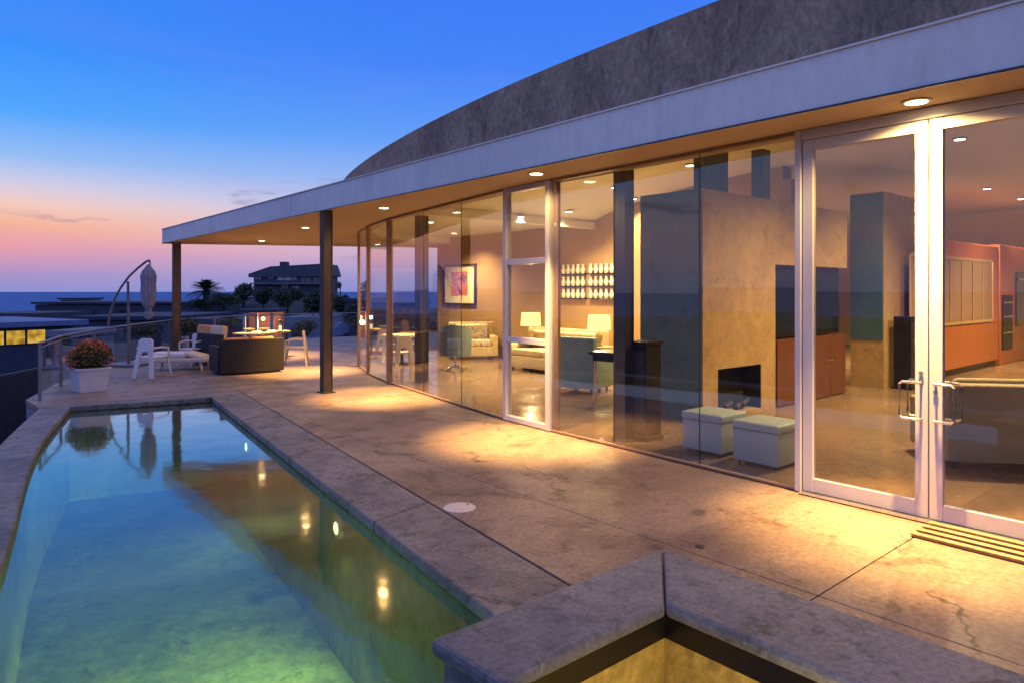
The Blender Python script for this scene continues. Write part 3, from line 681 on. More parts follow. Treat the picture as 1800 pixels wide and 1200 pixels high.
# fixed white jamb + doors
mb = MB(); mb.span(5.95, 6.05, 2.985, 3.04, .012, 3.245); mb.span(5.955, 6.045, -6.9, 2.98, 3.155, 3.245); H(mb.build('door_frame', 'frame', house, bevel=.004))
mb = MB(); mb.span(5.90, 6.08, -6.9, 2.98, .0105, .022); H(mb.build('threshold', 'chrome', house))
def door(y0, y1, handle_at, lab):
    """leaf from y0 (near) to y1 (far); frame is the part, glass and handle sub-parts"""
    mb = MB(); w = .092
    mb.span(5.97, 6.03, y1 - w, y1, .026, 3.15); mb.span(5.97, 6.03, y0, y0 + w, .026, 3.15)
    mb.span(5.972, 6.028, y0 + w + .0005, y1 - w - .0005, .027, .15); mb.span(5.972, 6.028, y0 + w + .0005, y1 - w - .0005, 3.06, 3.149)
    d_ = H(mb.build('glass_door', 'frame', house, bevel=.004)); d_['label'] = lab
    mb = MB(); mb.span(5.995, 6.005, y0 + w + .001, y1 - w - .001, .151, 3.059); mb.build('door_glass', 'glass', d_)
    if handle_at is not None:
        s_ = 1 if handle_at == 'near' else -1
        y = y0 + w / 2 if s_ > 0 else y1 - w / 2
        for sx in (-1, 1):
            x0 = 6 + sx * .03; x1 = 6 + sx * .085
            pts = [(x0, y, .80), (x1, y, .80), (x1, y + s_ * .12, .80), (x1, y + s_ * .14, .82), (x1, y + s_ * .14, 1.07), (x1, y + s_ * .12, 1.09), (x1, y, 1.09), (x0, y, 1.09)]
            mb = MB(); mb.tube(pts, .011, 10); mb.build('handle', 'chrome', d_, smooth=True)
        mb = MB(); mb.cyl((5.966, y, 1.16 if s_ > 0 else 1.02), (5.96, y, 1.16 if s_ > 0 else 1.02), .018); mb.build('lock', 'chrome', d_, smooth=True)
    return d_
door(1.965, 2.975, 'near', 'full height glass door leaf hinged at the white jamb')
door(.945, 1.955, 'far', 'full height glass door leaf at the right edge of the photo')
door(-.08, .935, None, 'fixed glass leaf beyond the double door')
door(-1.10, -.09, None, 'fixed glass leaf farthest to the right')
pane((6.0, -6.9), (6.0, -1.15), .03, 3.14)

# fireplace block
mb = MB()
BX0, BX1, BY0, BY1, BH = 8.03, 12.47, 5.40, 6.46, 3.21
fx0, fx1 = on_x(1262, 700, 1).x, 0
def x_on_y(px, y):
    l = (px - 900) / FPX; return y * (l * ch + sh) / (-l * sh + ch)
fx0, fx1 = x_on_y(1262, BY0), x_on_y(1338, BY0); tx0, tx1 = x_on_y(1363, BY0), x_on_y(1486, BY0)
fz1 = .72; print('fire', fx0, fx1, 'tv', tx0, tx1)
mb.span(BX0, fx0, BY0, BY0 + .3, .011, BH); mb.span(fx1, tx0, BY0, BY0 + .3, .011, BH); mb.span(fx0, fx1, BY0, BY0 + .3, fz1, BH); mb.span(fx0, fx1, BY0, BY0 + .3, .011, .06)
mb.span(tx0, BX1, BY0, BY0 + .3, 2.22, BH)
mb.span(BX0 + .001, BX1, BY0 + .301, BY1, .011, BH - .001)
H(mb.build('fireplace_wall', 'block', house))
mb = MB(); mb.span(BX0 - .02, BX0 - .001, BY0 + .02, BY1, .011, BH - .002); H(mb.build('slate_panel', 'slate', house))
mb = MB(); mb.span(fx0 - .001, fx1 + .001, BY0 + .292, BY0 + .3, .061, fz1); mb.span(fx0, fx0 + .01, BY0 + .01, BY0 + .29, .061, fz1); mb.span(fx1 - .01, fx1, BY0 + .01, BY0 + .29, .061, fz1); mb.span(fx0 + .011, fx1 - .011, BY0 + .01, BY0 + .29, fz1 - .012, fz1 - .001)
H(mb.build('firebox', 'soot', house))
for k in range(4): 
    mb = MB(); x = fx0 + (fx1 - fx0) * (.2 + .2 * k); mb.cyl((x - .08, BY0 + .1 + .03 * (k % 2), .10 + .03 * (k % 2)), (x + .16, BY0 + .18, .12 + .05 * (k % 2)), .035, n=10)
    tag(mb.build('log', 'trunk'), ['first log from the left inside the dark firebox', 'second log from the left inside the dark firebox', 'third log from the left inside the dark firebox', 'rightmost log inside the dark firebox'][k], 'log', 'logs in the firebox')
# media niche: cabinet below, television above
cab = thing('media_cabinet', 'dark red wood cabinet below the television beside the fireplace', 'cabinet', ((tx0 + tx1) / 2, BY0 + .15, .011))
wx = tx1 - tx0
mb = MB(); mb.box((0, 0, .52), (wx - .01, .29, 1.04)); mb.build('carcass', 'redwood', cab, bevel=.004)
for k in range(4):
    mb = MB(); w_ = (wx - .05) / 4; dr = MB().box((-wx / 2 + .025 + w_ * (k + .5), -.158, .52), (w_ - .012, .02, 1.0)).build('door', 'redwood', cab, bevel=.003)
    mb.cyl((-wx / 2 + .025 + w_ * (k + .5) + w_ * .4 * (1 if k % 2 == 0 else -1), -.17, .62), (-wx / 2 + .025 + w_ * (k + .5) + w_ * .4 * (1 if k % 2 == 0 else -1), -.19, .62), .012); mb.build('knob', 'chrome', dr)
tv = thing('television', 'large dark flat television above the red cabinet', 'television', ((tx0 + tx1) / 2, BY0 + .1, 1.06))
mb = MB(); mb.box((0, .05, .58), (wx - .02, .08, 1.14)); mb.build('bezel', 'black', tv, bevel=.006)
mb = MB(); mb.box((0, .004, .60), (wx - .12, .01, 1.02)); mb.build('screen', 'screen', tv)
for p0, p1 in ((1240, 1280), (1341, 1354)):
    mb = MB(); mb.span(x_on_y(p0, 5.7), x_on_y(p1, 5.7), 5.7, 5.9, BH + .001, 4.08); H(mb.build('clerestory_post', 'slate', house))
# second block + speaker + low cabinet
c2 = P(1553, 683, 12.7); X2, Y2 = 13.5, 5.18
mb = MB(); mb.span(X2, 15.9, Y2, 5.78, .011, 3.66); H(mb.build('partition_wall', 'block', house))
mb = MB(); mb.span(X2 - .02, X2 - .001, Y2 + .01, 5.78, .9, 3.64); H(mb.build('slate_panel', 'slate', house))
sx = x_on_y(1592, Y2 - .25)
spk = thing('floor_speaker', 'tall black floor speaker in front of the second partition wall', 'speaker', (sx, Y2 - .25, .011))
mb = MB(); mb.box((0, 0, .68), (.34, .30, 1.30), bev=.01); mb.build('cabinet', 'black', spk)
for z in (1.1, .8, .45): mb = MB(); mb.cyl((0, -.151, z), (0, -.158, z), .11, .10, 20); mb.build('driver', 'steel', spk)
mb = MB(); mb.box((0, 0, .015), (.40, .36, .03)); mb.build('plinth', 'black', spk)
# kitchen cabinets
kc = thing('display_cabinet', 'orange wood kitchen cabinet with pale grid of glass panes', 'cabinet', (18, 5.0, .011))
mb = MB(); mb.span(-1.98, 1.98, .02, .6, .14, 2.88); mb.build('carcass', 'orangewood', kc, bevel=.01)
mb = MB(); mb.span(-1.9, 1.9, .08, .55, 0, .14); mb.build('plinth', 'black', kc)
gx0, gx1 = x_on_y(1600, 5.0) - 18, x_on_y(1745, 5.0) - 18; gz0, gz1 = 1.12, 2.50
mb = MB(); mb.span(gx0, gx1, .008, .019, gz0, gz1); mb.build('glass_insert', 'intwall', kc)
mb = MB(); nb = 7
for k in range(nb + 1): x = gx0 + (gx1 - gx0) * k / nb; mb.span(x - .02, x + .02, -.012, .007, gz0, gz1)
mb.span(gx0, gx1, -.014, -.0125 + .001, gz0 - .04, gz0 + .02); mb.span(gx0, gx1, -.014, -.011, gz1 - .02, gz1 + .04); mb.build('grille', 'palewood', kc)
ko = thing('oven_cabinet', 'tall orange wood cabinet with dark oven and open shelves', 'cabinet', (21.8, 4.95, .011))
mb = MB(); mb.span(-1.75, 1.75, .05, .7, 0, 2.95); mb.build('carcass', 'orangewood', ko, bevel=.01)
mb = MB(); mb.span(-1.6, -.75, .03, .049, .35, 1.7); mb.build('shelf_niche', 'black', ko)
for z in (.75, 1.15, 1.5): mb = MB(); mb.span(-1.58, -.77, .015, .029, z, z + .03); mb.build('shelf', 'chrome', ko)
mb = MB(); mb.span(-.4, 1.2, .03, .049, .9, 2.3); ov_ = mb.build('oven', 'screen', ko); mb = MB(); mb.cyl((-.3, .0, 2.1), (1.1, .0, 2.1), .02); mb.build('handle', 'chrome', ov_)

# ------------------------------------------------------------------ downlights
def downlight(x, y, z, lab, group, lens, power, size=R(105), col=(1, .56, .155), blend=1.0, r=.075, aim=(0, 0, -1), spill=0, wide=0):
    t = thing('downlight', lab, 'downlight', (x, y, z), 0, group)
    mb = MB(); mb.lathe([(r + .03, 0.0), (r + .03, -.010), (r + .004, -.014), (r + .004, -.002)], n=28); mb.build('trim', 'trim', t, smooth=True)
    mb = MB(); mb.lathe([(r, -.001), (r, -.0145), (r * .6, -.016)], n=28); mb.build('lens', lens, t, smooth=True)
    ld = bpy.data.lights.new('bulb', 'SPOT'); ld.energy = power; ld.color = col; ld.spot_size = size; ld.spot_blend = blend; ld.shadow_soft_size = .05
    o = bpy.data.objects.new('bulb', ld); C.objects.link(o); o.parent = t; o.location = (0, 0, -.05); o.rotation_euler = Vector(aim).to_track_quat('-Z', 'Y').to_euler()
    if spill:  # extra wide spot added for spill; the real fixture holds a single lamp
        l2 = bpy.data.lights.new('bulb', 'SPOT'); l2.energy = spill; l2.color = col; l2.spot_size = R(160); l2.spot_blend = .5; l2.shadow_soft_size = .05
        o = bpy.data.objects.new('bulb', l2); C.objects.link(o); o.parent = t; o.location = (0, 0, -.05)
    return t
gs = 'recessed downlights in the eave soffit'
EP = 3100
downlight(5.72, 1.96, SZ0, 'glaring eave downlight directly above the meeting stiles of the double door', gs, 'lamp', EP * 1.1, R(56), spill=260)
downlight(5.67, 6.18, SZ0, 'eave downlight above the white three-light window', gs, 'lamp', EP, R(54), spill=70)
downlight(5.98, 10.4, SZ0, 'eave downlight beside the middle brown column', gs, 'lamp', EP, R(54), spill=70)
downlight(6.48, 14.76, SZ0, 'eave downlight above the deck behind the dark wicker sofa', gs, 'lamp', EP, R(54), spill=70)
downlight(7.2, 19.35, SZ0, 'farthest eave downlight, above the outdoor table', gs, 'lamp', EP * 1.1, R(74), spill=80)
gi = 'ceiling downlights in the living room'
def ceil_hit(px, py):
    for k in range(2000):
        d = 6 + k * .01; p = P(px, py, d); cz = ceil_z(p.y) if p.y < 11.2 else 3.45
        if p.x > 6.3 and p.z >= cz - .015: return p.x, p.y, cz - .012
    return None
labs = {(1687, 245): 'living room downlight just inside the right hand glass door', (1735, 332): 'kitchen side downlight above the orange display cabinet',
        (1795, 350): 'ceiling downlight at the right edge of the photo', (1213, 291): 'living room downlight above the fireplace wall corner',
        (1113, 350): 'ceiling downlight beside the dark interior column', (915, 378): 'living room downlight seen in the top light of the white window',
        (1000, 372): 'living room downlight above the ornament display'}
for (px, py), lb in labs.items():
    h = ceil_hit(px, py); print('ceil', px, py, h)
    if h: downlight(*h, lb, gi, 'lampin', 800, R(130), (1, .71, .35))
PASS = 'ceiling downlight in the passage behind the fireplace wall'
for x, y, lb in ((9.0, 13.5, 'added ceiling downlight above the grey swivel chair'), (10.6, 9.2, 'added ceiling downlight above the cream sofa'), (9.6, 3.0, 'added ceiling downlight in front of the fireplace'), (13.6, 1.6, 'added ceiling downlight deep inside behind the door'), (18, 2.6, 'added ceiling downlight in front of the kitchen cabinets'), (17, 8.6, 'ceiling downlight in the passage behind the fireplace wall'), (11.2, 15.6, 'added ceiling downlight above the framed picture')):  # extra downlights at chosen spots, added to brighten the interior
    z = (ceil_z(y) if y < 11.2 else 3.45) - .012
    downlight(x, y, z, lb, gi, 'lampin', 3000 if lb == PASS else 1500 if ('deep inside' in lb or 'kitchen cab' in lb or 'front of the fire' in lb) else 900, R(140), (1, .71, .35))

# ------------------------------------------------------------------ living room furniture
def ottoman(x, y, lb):
    t = thing('ottoman', lb, 'ottoman', (x, y, .011), 0, 'pale leather cube ottomans')
    mb = MB(); mb.box((0, 0, .20), (.50, .50, .33), bev=.015, seg=3); mb.build('base', 'ottoman', t, smooth=True)
    mb = MB(); mb.box((0, 0, .405), (.52, .52, .09), bev=.028, seg=4); mb.build('seat_pad', 'ottoman', t, smooth=True)
    for sx_ in (-1, 1):
        for sy_ in (-1, 1): mb = MB(); mb.cyl((sx_ * .2, sy_ * .2, 0), (sx_ * .2, sy_ * .2, .036), .018); mb.build('foot', 'black', t)
ottoman(6.70, 3.72, 'pale cube ottoman nearest the white door jamb'); ottoman(6.76, 4.40, 'pale cube ottoman farther from the door, in front of the slate wall')

def sofa_simple(name, label, cat, locv, rz, w, dpt, back_h, mat, cush, seat_h=.42, arm=.16, arm_h=.6, ncush=2, group=None, tilt=.12):
    """origin centre of footprint, back at -y, sitter faces +y"""
    t = thing(name, label, cat, locv, rz, group)
    mb = MB(); mb.box((0, 0, seat_h / 2 + .0), (w, dpt, seat_h - .16), bev=.02); mb.build('base', mat, t, smooth=True)
    mb = MB(); mb.box((0, -dpt / 2 + .09, (back_h + .08) / 2), (w, .17, back_h - .08), bev=.035, seg=3, rx=tilt * .3); mb.build('backrest', mat, t, smooth=True)
    for s_ in (-1, 1):
        if arm: mb = MB(); mb.box((s_ * (w / 2 - arm / 2 + .006), .04, (arm_h + .08) / 2), (arm, dpt - .07, arm_h - .08), bev=.03, seg=3); mb.build('armrest', mat, t, smooth=True)
        for q in (-1, 1): mb = MB(); mb.cyl((s_ * (w / 2 - .1), q * (dpt / 2 - .1), 0), (s_ * (w / 2 - .1), q * (dpt / 2 - .1), .1), .02, .025); mb.build('leg', 'black', t)
    iw = (w - 2 * arm) / ncush
    for k in range(ncush):
        x = -w / 2 + arm + iw * (k + .5)
        mb = MB(); mb.box((x, .09, seat_h + .0), (iw - .015, dpt - .22, .15), bev=.04, seg=4); mb.build('seat_cushion', cush, t, smooth=True)
        mb = MB(); mb.box((x, -dpt / 2 + .24, seat_h + .27), (iw - .03, .16, .42), rx=-.2, bev=.06, seg=4); mb.build('back_cushion', cush, t, smooth=True)
    return t
# big olive sofa behind the doors
a0 = Vector((7.83, 2.40, 0)); dirv = Vector((.63, -.775, 0)); perp = Vector((.775, .63, 0))
W_ = 2.5; cen = a0 + dirv * W_ / 2 + perp * .48; ang = math.atan2(-dirv.y, -dirv.x)
# local -y is back, facing away from the glass
rz = math.atan2(perp.y, perp.x) - math.pi / 2
sofa_simple('sofa', 'large olive brown sofa seen from behind through the right hand glass door', 'sofa', (cen.x, cen.y, .011), rz, W_, .95, .86, 'olive', 'cream', arm_h=.62)
# teal armchair
tp = G(1030, 692)
sofa_simple('armchair', 'teal armchair with its tall side towards the glass, left of the black desk', 'armchair', (tp.x + .30, tp.y + .35, .011), R(-75), .85, .80, .98, 'teal', 'teal', ncush=1, arm_h=.62)
# black desk / tall cabinet just inside glass
q = G(1130, 776)
t = thing('side_cabinet', 'tall narrow black cabinet standing just inside the glass beside the dark column', 'cabinet', (q.x + .14, q.y + .1, .011), R(0))
mb = MB(); mb.box((0, 0, .60), (.30, .30, 1.10), bev=.008); mb.build('carcass', 'black', t); mb = MB(); mb.box((0, 0, 1.17), (.34, .34, .035), bev=.006); mb.build('top', 'black', t); mb = MB(); mb.box((0, 0, .025), (.34, .34, .05)); mb.build('plinth', 'black', t)
mb = MB(); mb.box((-.155, 0, .6), (.012, .26, .95)); mb.build('door', 'steel', t)
q = G(1080, 712)
dk = thing('writing_desk', 'black desk with slim pale legs behind the dark interior column', 'desk', (q.x + .55, q.y + .25, .011), R(8))
mb = MB(); mb.box((0, 0, .80), (1.25, .6, .05), bev=.008); mb.build('desk_top', 'black', dk); mb = MB(); mb.box((0, 0, .72), (1.15, .5, .10)); mb.build('apron', 'black', dk)
for sx_ in (-1, 1):
    for sy_ in (-1, 1): mb = MB(); mb.cyl((sx_ * .54, sy_ * .22, 0), (sx_ * .54, sy_ * .22, .68), .016, .026); mb.build('leg', 'paleseat', dk)
# cream sofas
q = G(960, 655)
sofa_simple('sofa', 'cream two seat sofa behind the white window frame', 'sofa', (q.x + .9, q.y + .25, .011), R(75), 2.0, .95, .80, 'cream', 'cream')
q = on_x(1030, 640, 10.9)
sofa_simple('sofa', 'cream sofa in front of the rows of wall ornaments', 'sofa', (10.7, 11.0, .011), R(90), 2.3, .95, .95, 'cream', 'cream')
q = G(820, 640)
sofa_simple('armchair', 'cream cushioned armchair below the framed picture', 'armchair', (q.x + 1.1, q.y + 1.2, .011), R(150), 1.25, .95, .95, 'cream', 'pattern', ncush=1)
# swivel chair
q = G(800, 652)
sw = thing('swivel_chair', 'grey blue swivel chair with high curved back beside the glass', 'chair', (q.x + .15, q.y + .2, .011), R(-50))
mb = MB()
rows = []
for i in range(11):
    a_ = R(-100 + 20 * i) ; row = []
    for z, rr in ((.34, .36), (.6, .38), (.9, .37), (1.04 - .0022 * (i - 5) ** 2, .36)): row.append((math.sin(a_) * rr, -math.cos(a_) * rr, z * (1 - .012 * abs(i - 5)) ))
    rows.append(row)
def skin(mb, rows, th):
    for sgn in (0, 1):
        pass
    vo = [[mb.bm.verts.new(p) for p in r] for r in rows]; vi = [[mb.bm.verts.new((p[0] * (1 - th), p[1] * (1 - th), p[2])) for p in r] for r in rows]
    for i in range(len(rows) - 1):
        for k in range(len(rows[0]) - 1):
            mb.bm.faces.new((vo[i][k], vo[i + 1][k], vo[i + 1][k + 1], vo[i][k + 1])); mb.bm.faces.new((vi[i][k], vi[i][k + 1], vi[i + 1][k + 1], vi[i + 1][k]))
        mb.bm.faces.new((vo[i][-1], vo[i + 1][-1], vi[i + 1][-1], vi[i][-1])); mb.bm.faces.new((vo[i][0], vi[i][0], vi[i + 1][0], vo[i + 1][0]))
    for i in (0, len(rows) - 1):
        for k in range(len(rows[0]) - 1): mb.bm.faces.new((vo[i][k], vo[i][k + 1], vi[i][k + 1], vi[i][k]))
skin(mb, rows, .2); mb.build('backrest', 'greyblue', sw, smooth=True)
mb = MB(); mb.box((0, .06, .42), (.52, .56, .14), bev=.05, seg=4); mb.build('seat_cushion', 'cream', sw, smooth=True)
mb = MB(); mb.cyl((0, 0, .05), (0, 0, .35), .03); mb.build('stem', 'chrome', sw)
for k in range(4): mb = MB(); a_ = R(45 + 90 * k); mb.tube([(0, 0, .08), (.15 * math.cos(a_), .15 * math.sin(a_), .07), (.32 * math.cos(a_), .32 * math.sin(a_), .015)], [.022, .018, .014]); mb.build('leg', 'chrome', sw)
# table lamps on side tables
def table_lamp(p, s_, lb, tl, zt):
    t = thing('side_table', tl, 'side table', (p[0], p[1], .011), 0, 'small side tables under the lamps')
    mb = MB(); mb.lathe([(.28, zt - .03), (.28, zt), (.02, zt)], n=28); mb.build('table_top', 'palewood', t); mb = MB(); mb.cyl((0, 0, .02), (0, 0, zt - .03), .03); mb.build('pedestal', 'black', t); mb = MB(); mb.lathe([(.2, 0), (.2, .02), (.03, .03)]); mb.build('foot', 'black', t)
    l = thing('table_lamp', lb, 'lamp', (p[0], p[1], zt + .011), 0, 'lit drum table lamps')
    mb = MB(); mb.lathe([(.09 * s_, 0), (.09 * s_, .02), (.03, .04), (.07 * s_, .12), (.08 * s_, .2), (.03, .30), (.015, .34)], n=20); mb.build('lamp_base', 'cream', l, smooth=True)
    mb = MB(); n_ = 28; r0, r1, z0, z1 = .24 * s_, .22 * s_, .32, .32 + .30 * s_
    va = [mb.bm.verts.new((r0 * math.cos(2 * math.pi * k / n_), r0 * math.sin(2 * math.pi * k / n_), z0)) for k in range(n_)]; vb = [mb.bm.verts.new((r1 * math.cos(2 * math.pi * k / n_), r1 * math.sin(2 * math.pi * k / n_), z1)) for k in range(n_)]
    for k in range(n_): mb.bm.faces.new((va[k], va[(k + 1) % n_], vb[(k + 1) % n_], vb[k]))
    sh_ = mb.build('lamp_shade', 'shade', l, smooth=True)
    md = sh_.modifiers.new('wall', 'SOLIDIFY'); md.thickness = .004
    ld = bpy.data.lights.new('bulb', 'POINT'); ld.energy = 60; ld.color = (1, .68, .32); ld.shadow_soft_size = .06
    o = bpy.data.objects.new('bulb', ld); C.objects.link(o); o.parent = l; o.location = (0, 0, z1 + .12)
pl = P(933, 560, 16.0); table_lamp((pl.x, pl.y), 1.0, 'lit table lamp seen through the white three-light window', 'small side table under the left hand lamp', .68)
pl = P(1053, 570, 13.2); table_lamp((pl.x, pl.y), .95, 'larger looking lit table lamp left of the dark interior column', 'small side table under the right hand lamp', .74)
# framed picture
pa, pb = on_x(780, 500, 12.19), on_x(838, 500, 12.19)
pc = (pa + pb) / 2; pw = abs(pa.y - pb.y); 
pic = thing('framed_picture', 'abstract red and purple print in cream mat and dark frame on the tan wall', 'picture', (12.195, pc.y, 1.40))
mb = MB(); phh = 1.22
mb.span(-.05, 0, -pw / 2, pw / 2, 0, .06); mb.span(-.05, 0, -pw / 2, pw / 2, phh - .06, phh); mb.span(-.05, 0, -pw / 2, -pw / 2 + .09, .0605, phh - .0605); mb.span(-.05, 0, pw / 2 - .09, pw / 2, .0605, phh - .0605); mb.build('frame', 'darkframe', pic)
mb = MB(); mb.span(-.02, -.004, -pw / 2 + .09, pw / 2 - .09, .06, phh - .06); mb.build('mat', 'mat', pic)
mb = MB(); mb.span(-.026, -.0205, -pw / 2 + .42, pw / 2 - .42, .28, phh - .22); mb.build('print', 'art', pic)
# ornaments
ya, yb = on_x(988, 500, 12.19).y, on_x(1083, 500, 12.19).y
wa = thing('ornament_display', 'three rows of small white ornaments on dark ledges on the tan wall', 'wall display', (12.195, (ya + yb) / 2, 1.62))
wd = ya - yb
for r_ in range(3):
    z = .02 + r_ * .30
    for h_ in (0, 1):
        y0 = -wd / 2 + h_ * (wd / 2 + .03); y1 = y0 + wd / 2 - .06
        mb = MB(); mb.span(-.09, 0, y0, y1, z - .025, z); mb.build('ledge', 'black', wa)
        for k in range(5):
            y = y0 + (y1 - y0) * (k + .5) / 5
            mb = MB(); mb.lathe([(.035, 0), (.055, .05), (.06, .10), (.035, .15), (.03, .20), (.045, .23)], c=(-.06, y, z), n=12); mb.build('ornament', 'mat', wa, smooth=True)
# glass top with flowers? low dining bits near far glass: white chair inside
# ================================================================== DECK THINGS
# doormat
q0 = G(1635, 915)
dm = thing('door_mat', 'slatted bronze door mat in front of the double glass doors', 'door mat', (5.72, .9, .0), 0)
mb = MB(); mb.span(-.22, .20, -1.1, 1.02, .001, .012); mb.build('brush', 'brush', dm)
for k in range(4): mb = MB(); x = -.19 + k * .118; mb.span(x - .022, x + .028, -1.1, 1.03, .0125, .030); mb.build('slat', 'brass', dm, bevel=.004)
# planter + flowers
pp = G(148, 690)
pt = thing('planter', 'white tapered square planter at the far left corner of the pool', 'planter', (pp.x + .12, pp.y + .22, 0), R(8))
mb = MB(); mb.box((0, 0, .25), (.64, .64, .50), taper=.82, bev=.012); mb.build('pot', 'planter', pt); mb = MB(); mb.box((0, 0, .52), (.70, .70, .05), bev=.01); mb.build('rim', 'planter', pt); mb = MB(); mb.box((0, 0, .551), (.58, .58, .012)); mb.build('soil', 'soil', pt)
def leafball(mb, c, rx, rz_, n_, size, rnd, shell=.55, zmin=-1, squash=1):
    for _ in range(n_):
        v = Vector((rnd.gauss(0, 1), rnd.gauss(0, 1), rnd.gauss(0, 1))).normalized(); 
        if v.z < zmin: v.z = -v.z
        rr = shell + (1 - shell) * rnd.random()
        p = Vector(c) + Vector((v.x * rx * rr, v.y * rx * rr, v.z * rz_ * rr))
        a1 = Vector((rnd.gauss(0, 1), rnd.gauss(0, 1), rnd.gauss(0, .6))).normalized(); a2 = a1.cross(Vector((rnd.gauss(0, 1), rnd.gauss(0, 1), rnd.gauss(0, 1)))).normalized()
        s_ = size * (.6 + .8 * rnd.random())
        mb.quad(p - a1 * s_, p - a2 * s_ * .45, p + a1 * s_, p + a2 * s_ * .45)
rnd = random.Random(3)
fs = thing('flowering_shrub', 'mound of red orange flowers over dark leaves growing in the white planter', 'shrub', (pp.x + .12, pp.y + .22, .48)); pt.scale = (.80,) * 3; fs.scale = (.90, .90, .98); fs.location.z = .45
mb = MB(); leafball(mb, (0, 0, .17), .43, .26, 1700, .035, rnd, .4); mb.build('leaves', 'shrub', fs, normals=False)
mb = MB(); leafball(mb, (.02, 0, .24), .36, .27, 620, .026, rnd, .78, zmin=-.1); leafball(mb, (-.20, -.06, .14), .24, .22, 260, .026, rnd, .75); leafball(mb, (.22, -.04, .12), .22, .18, 160, .024, rnd, .75); mb.build('flowers', 'flower', fs, normals=False)
mb = MB()
for k in range(9): a_ = k * .7; mb.tube([(0, 0, 0), (.1 * math.cos(a_), .1 * math.sin(a_), .12), (.28 * math.cos(a_), .28 * math.sin(a_), .25)], [.012, .009, .004], 5)
mb.build('stems', 'trunk', fs)
# second small pot further back
pq = G(329, 617 + 0)
pt2 = thing('planter', 'small white pot with dark purple leaves beside the far column', 'planter', (pq.x - .0, pq.y - .3, 0), 0)
mb = MB(); mb.lathe([(.18, 0), (.24, .42), (.26, .45), (.24, .46), (.1, .42)]); mb.build('pot', 'planter', pt2, smooth=True)
mb = MB(); leafball(mb, (0, 0, .72), .34, .36, 600, .05, rnd, .3)
o = mb.build('potted_shrub', 'leaf', None, normals=False); o.location = (pq.x, pq.y - .3, 0); tag(o, 'dark leafy shrub growing in the small white pot by the far column', 'shrub')

# umbrella
ub = G(226, 642)
um = thing('cantilever_umbrella', 'folded cantilever parasol hanging from a curved arm at the terrace edge', 'umbrella', (ub.x, ub.y, 0))
right = Vector((ch, -sh, 0))
def UP(px, py): v = P(px, py, (ub.x * sh + ub.y * ch)); return v - Vector((ub.x, ub.y, 0))
mb = MB(); mb.box((0, 0, .03), (.8, .8, .06), rz=HEAD, bev=.01); mb.build('base_plate', 'umbmetal', um)
mb = MB(); mb.cyl((0, 0, .05), UP(225, 495), .035, .03); mb.build('pole', 'umbmetal', um, smooth=True)
arc = [UP(190, 572), UP(194, 550), UP(202, 525), UP(213, 505), UP(227, 486), UP(243, 471), UP(257, 460), UP(263, 458)]
mb = MB(); mb.tube(arc, .028); mb.build('arm', 'umbmetal', um, smooth=True)
mb = MB(); mb.tube([UP(263, 458), UP(264, 466)], .02); mb.build('hanger', 'umbmetal', um)
mb = MB(); cx_ = UP(261, 520); rows = []; nn = 20
prf = [(465, .02), (471, .075), (477, .13), (486, .165), (500, .15), (512, .16), (526, .145), (537, .12), (543, .062), (547, .062), (552, .10), (558, .085), (562, .04)]
for py, r_ in prf:
    c_ = UP(261, py); rows.append([mb.bm.verts.new(c_ + Vector((math.cos(2 * math.pi * k / nn), math.sin(2 * math.pi * k / nn), 0)) * r_ * (1.12 if k % 2 else .84)) for k in range(nn)])
for a_, b_2 in zip(rows, rows[1:]):
    for k in range(nn): mb.bm.faces.new((a_[k], a_[(k + 1) % nn], b_2[(k + 1) % nn], b_2[k]))
mb.bm.faces.new(rows[0]); mb.bm.faces.new(rows[-1][::-1]); mb.build('canopy', 'umbcloth', um)
mb = MB(); c_ = UP(261, 545); mb.lathe([(.075, -.02), (.075, .02)], c=tuple(c_), n=16); mb.build('tie_strap', 'umbmetal', um)

# railing
RL = [(1.42, 13.75), (1.95, 15.65), (2.85, 17.75), (3.95, 19.75), (5.5, 22.15), (7.35, 24.0), (10.05, 24.95), (13.9, 25.1)]
rl = thing('glass_railing', 'glass railing with slim steel posts round the terrace edge', 'railing', (RL[0][0], RL[0][1], 0))
def RLc(o): o.location = (-RL[0][0], -RL[0][1], 0); return o
for x, y in RL: mb = MB(); mb.box((x, y, .47), (.045, .045, .93)); RLc(mb.build('post', 'rail', rl))
for a_, b_2 in zip(RL, RL[1:]):
    mb = MB(); bar(mb, lerp2(a_, b_2, .03), lerp2(a_, b_2, .97), .08, .88, .01); RLc(mb.build('glass_panel', 'railglass', rl))
mb = MB(); mb.tube([(x, y, .95) for x, y in RL], .022); RLc(mb.build('handrail', 'rail', rl, smooth=True))

# dark wicker sofa (back to the pool)
A_, B_ = G(386, 660), G(500, 652)
def wicker(label, A, B, dep, hgt, cush, name='wicker_sofa', ncush=2, cat='sofa'):
    dv = (B - A); w = dv.length; c_ = (A + B) / 2; dv.normalize(); pr = Vector((-dv.y, dv.x, 0))
    if pr.dot(Vector((sh, ch, 0))) < 0: pr = -pr
    c_ = c_ + pr * dep / 2
    return c_, math.atan2(pr.y, pr.x) - math.pi / 2, w
c_, rz, w = wicker('', A_, B_, .85, .76, '')
ws = thing('wicker_sofa', 'long dark wicker sofa with its curved back towards the pool', 'sofa', (c_.x, c_.y, 0), rz, 'dark wicker lounge seating')
mb = MB(); n_ = 12; A2 = []; B2 = []
for k in range(n_ + 1):
    u = k / n_ * 2 - 1; A2.append((u * w / 2, -.42 - .10 * (1 - u * u) + .0)); B2.append((u * w / 2 * .93, -.30 - .10 * (1 - u * u)))
mb.strip(A2, B2, .03, .76); mb.build('backrest', 'wicker', ws, bevel=.02)
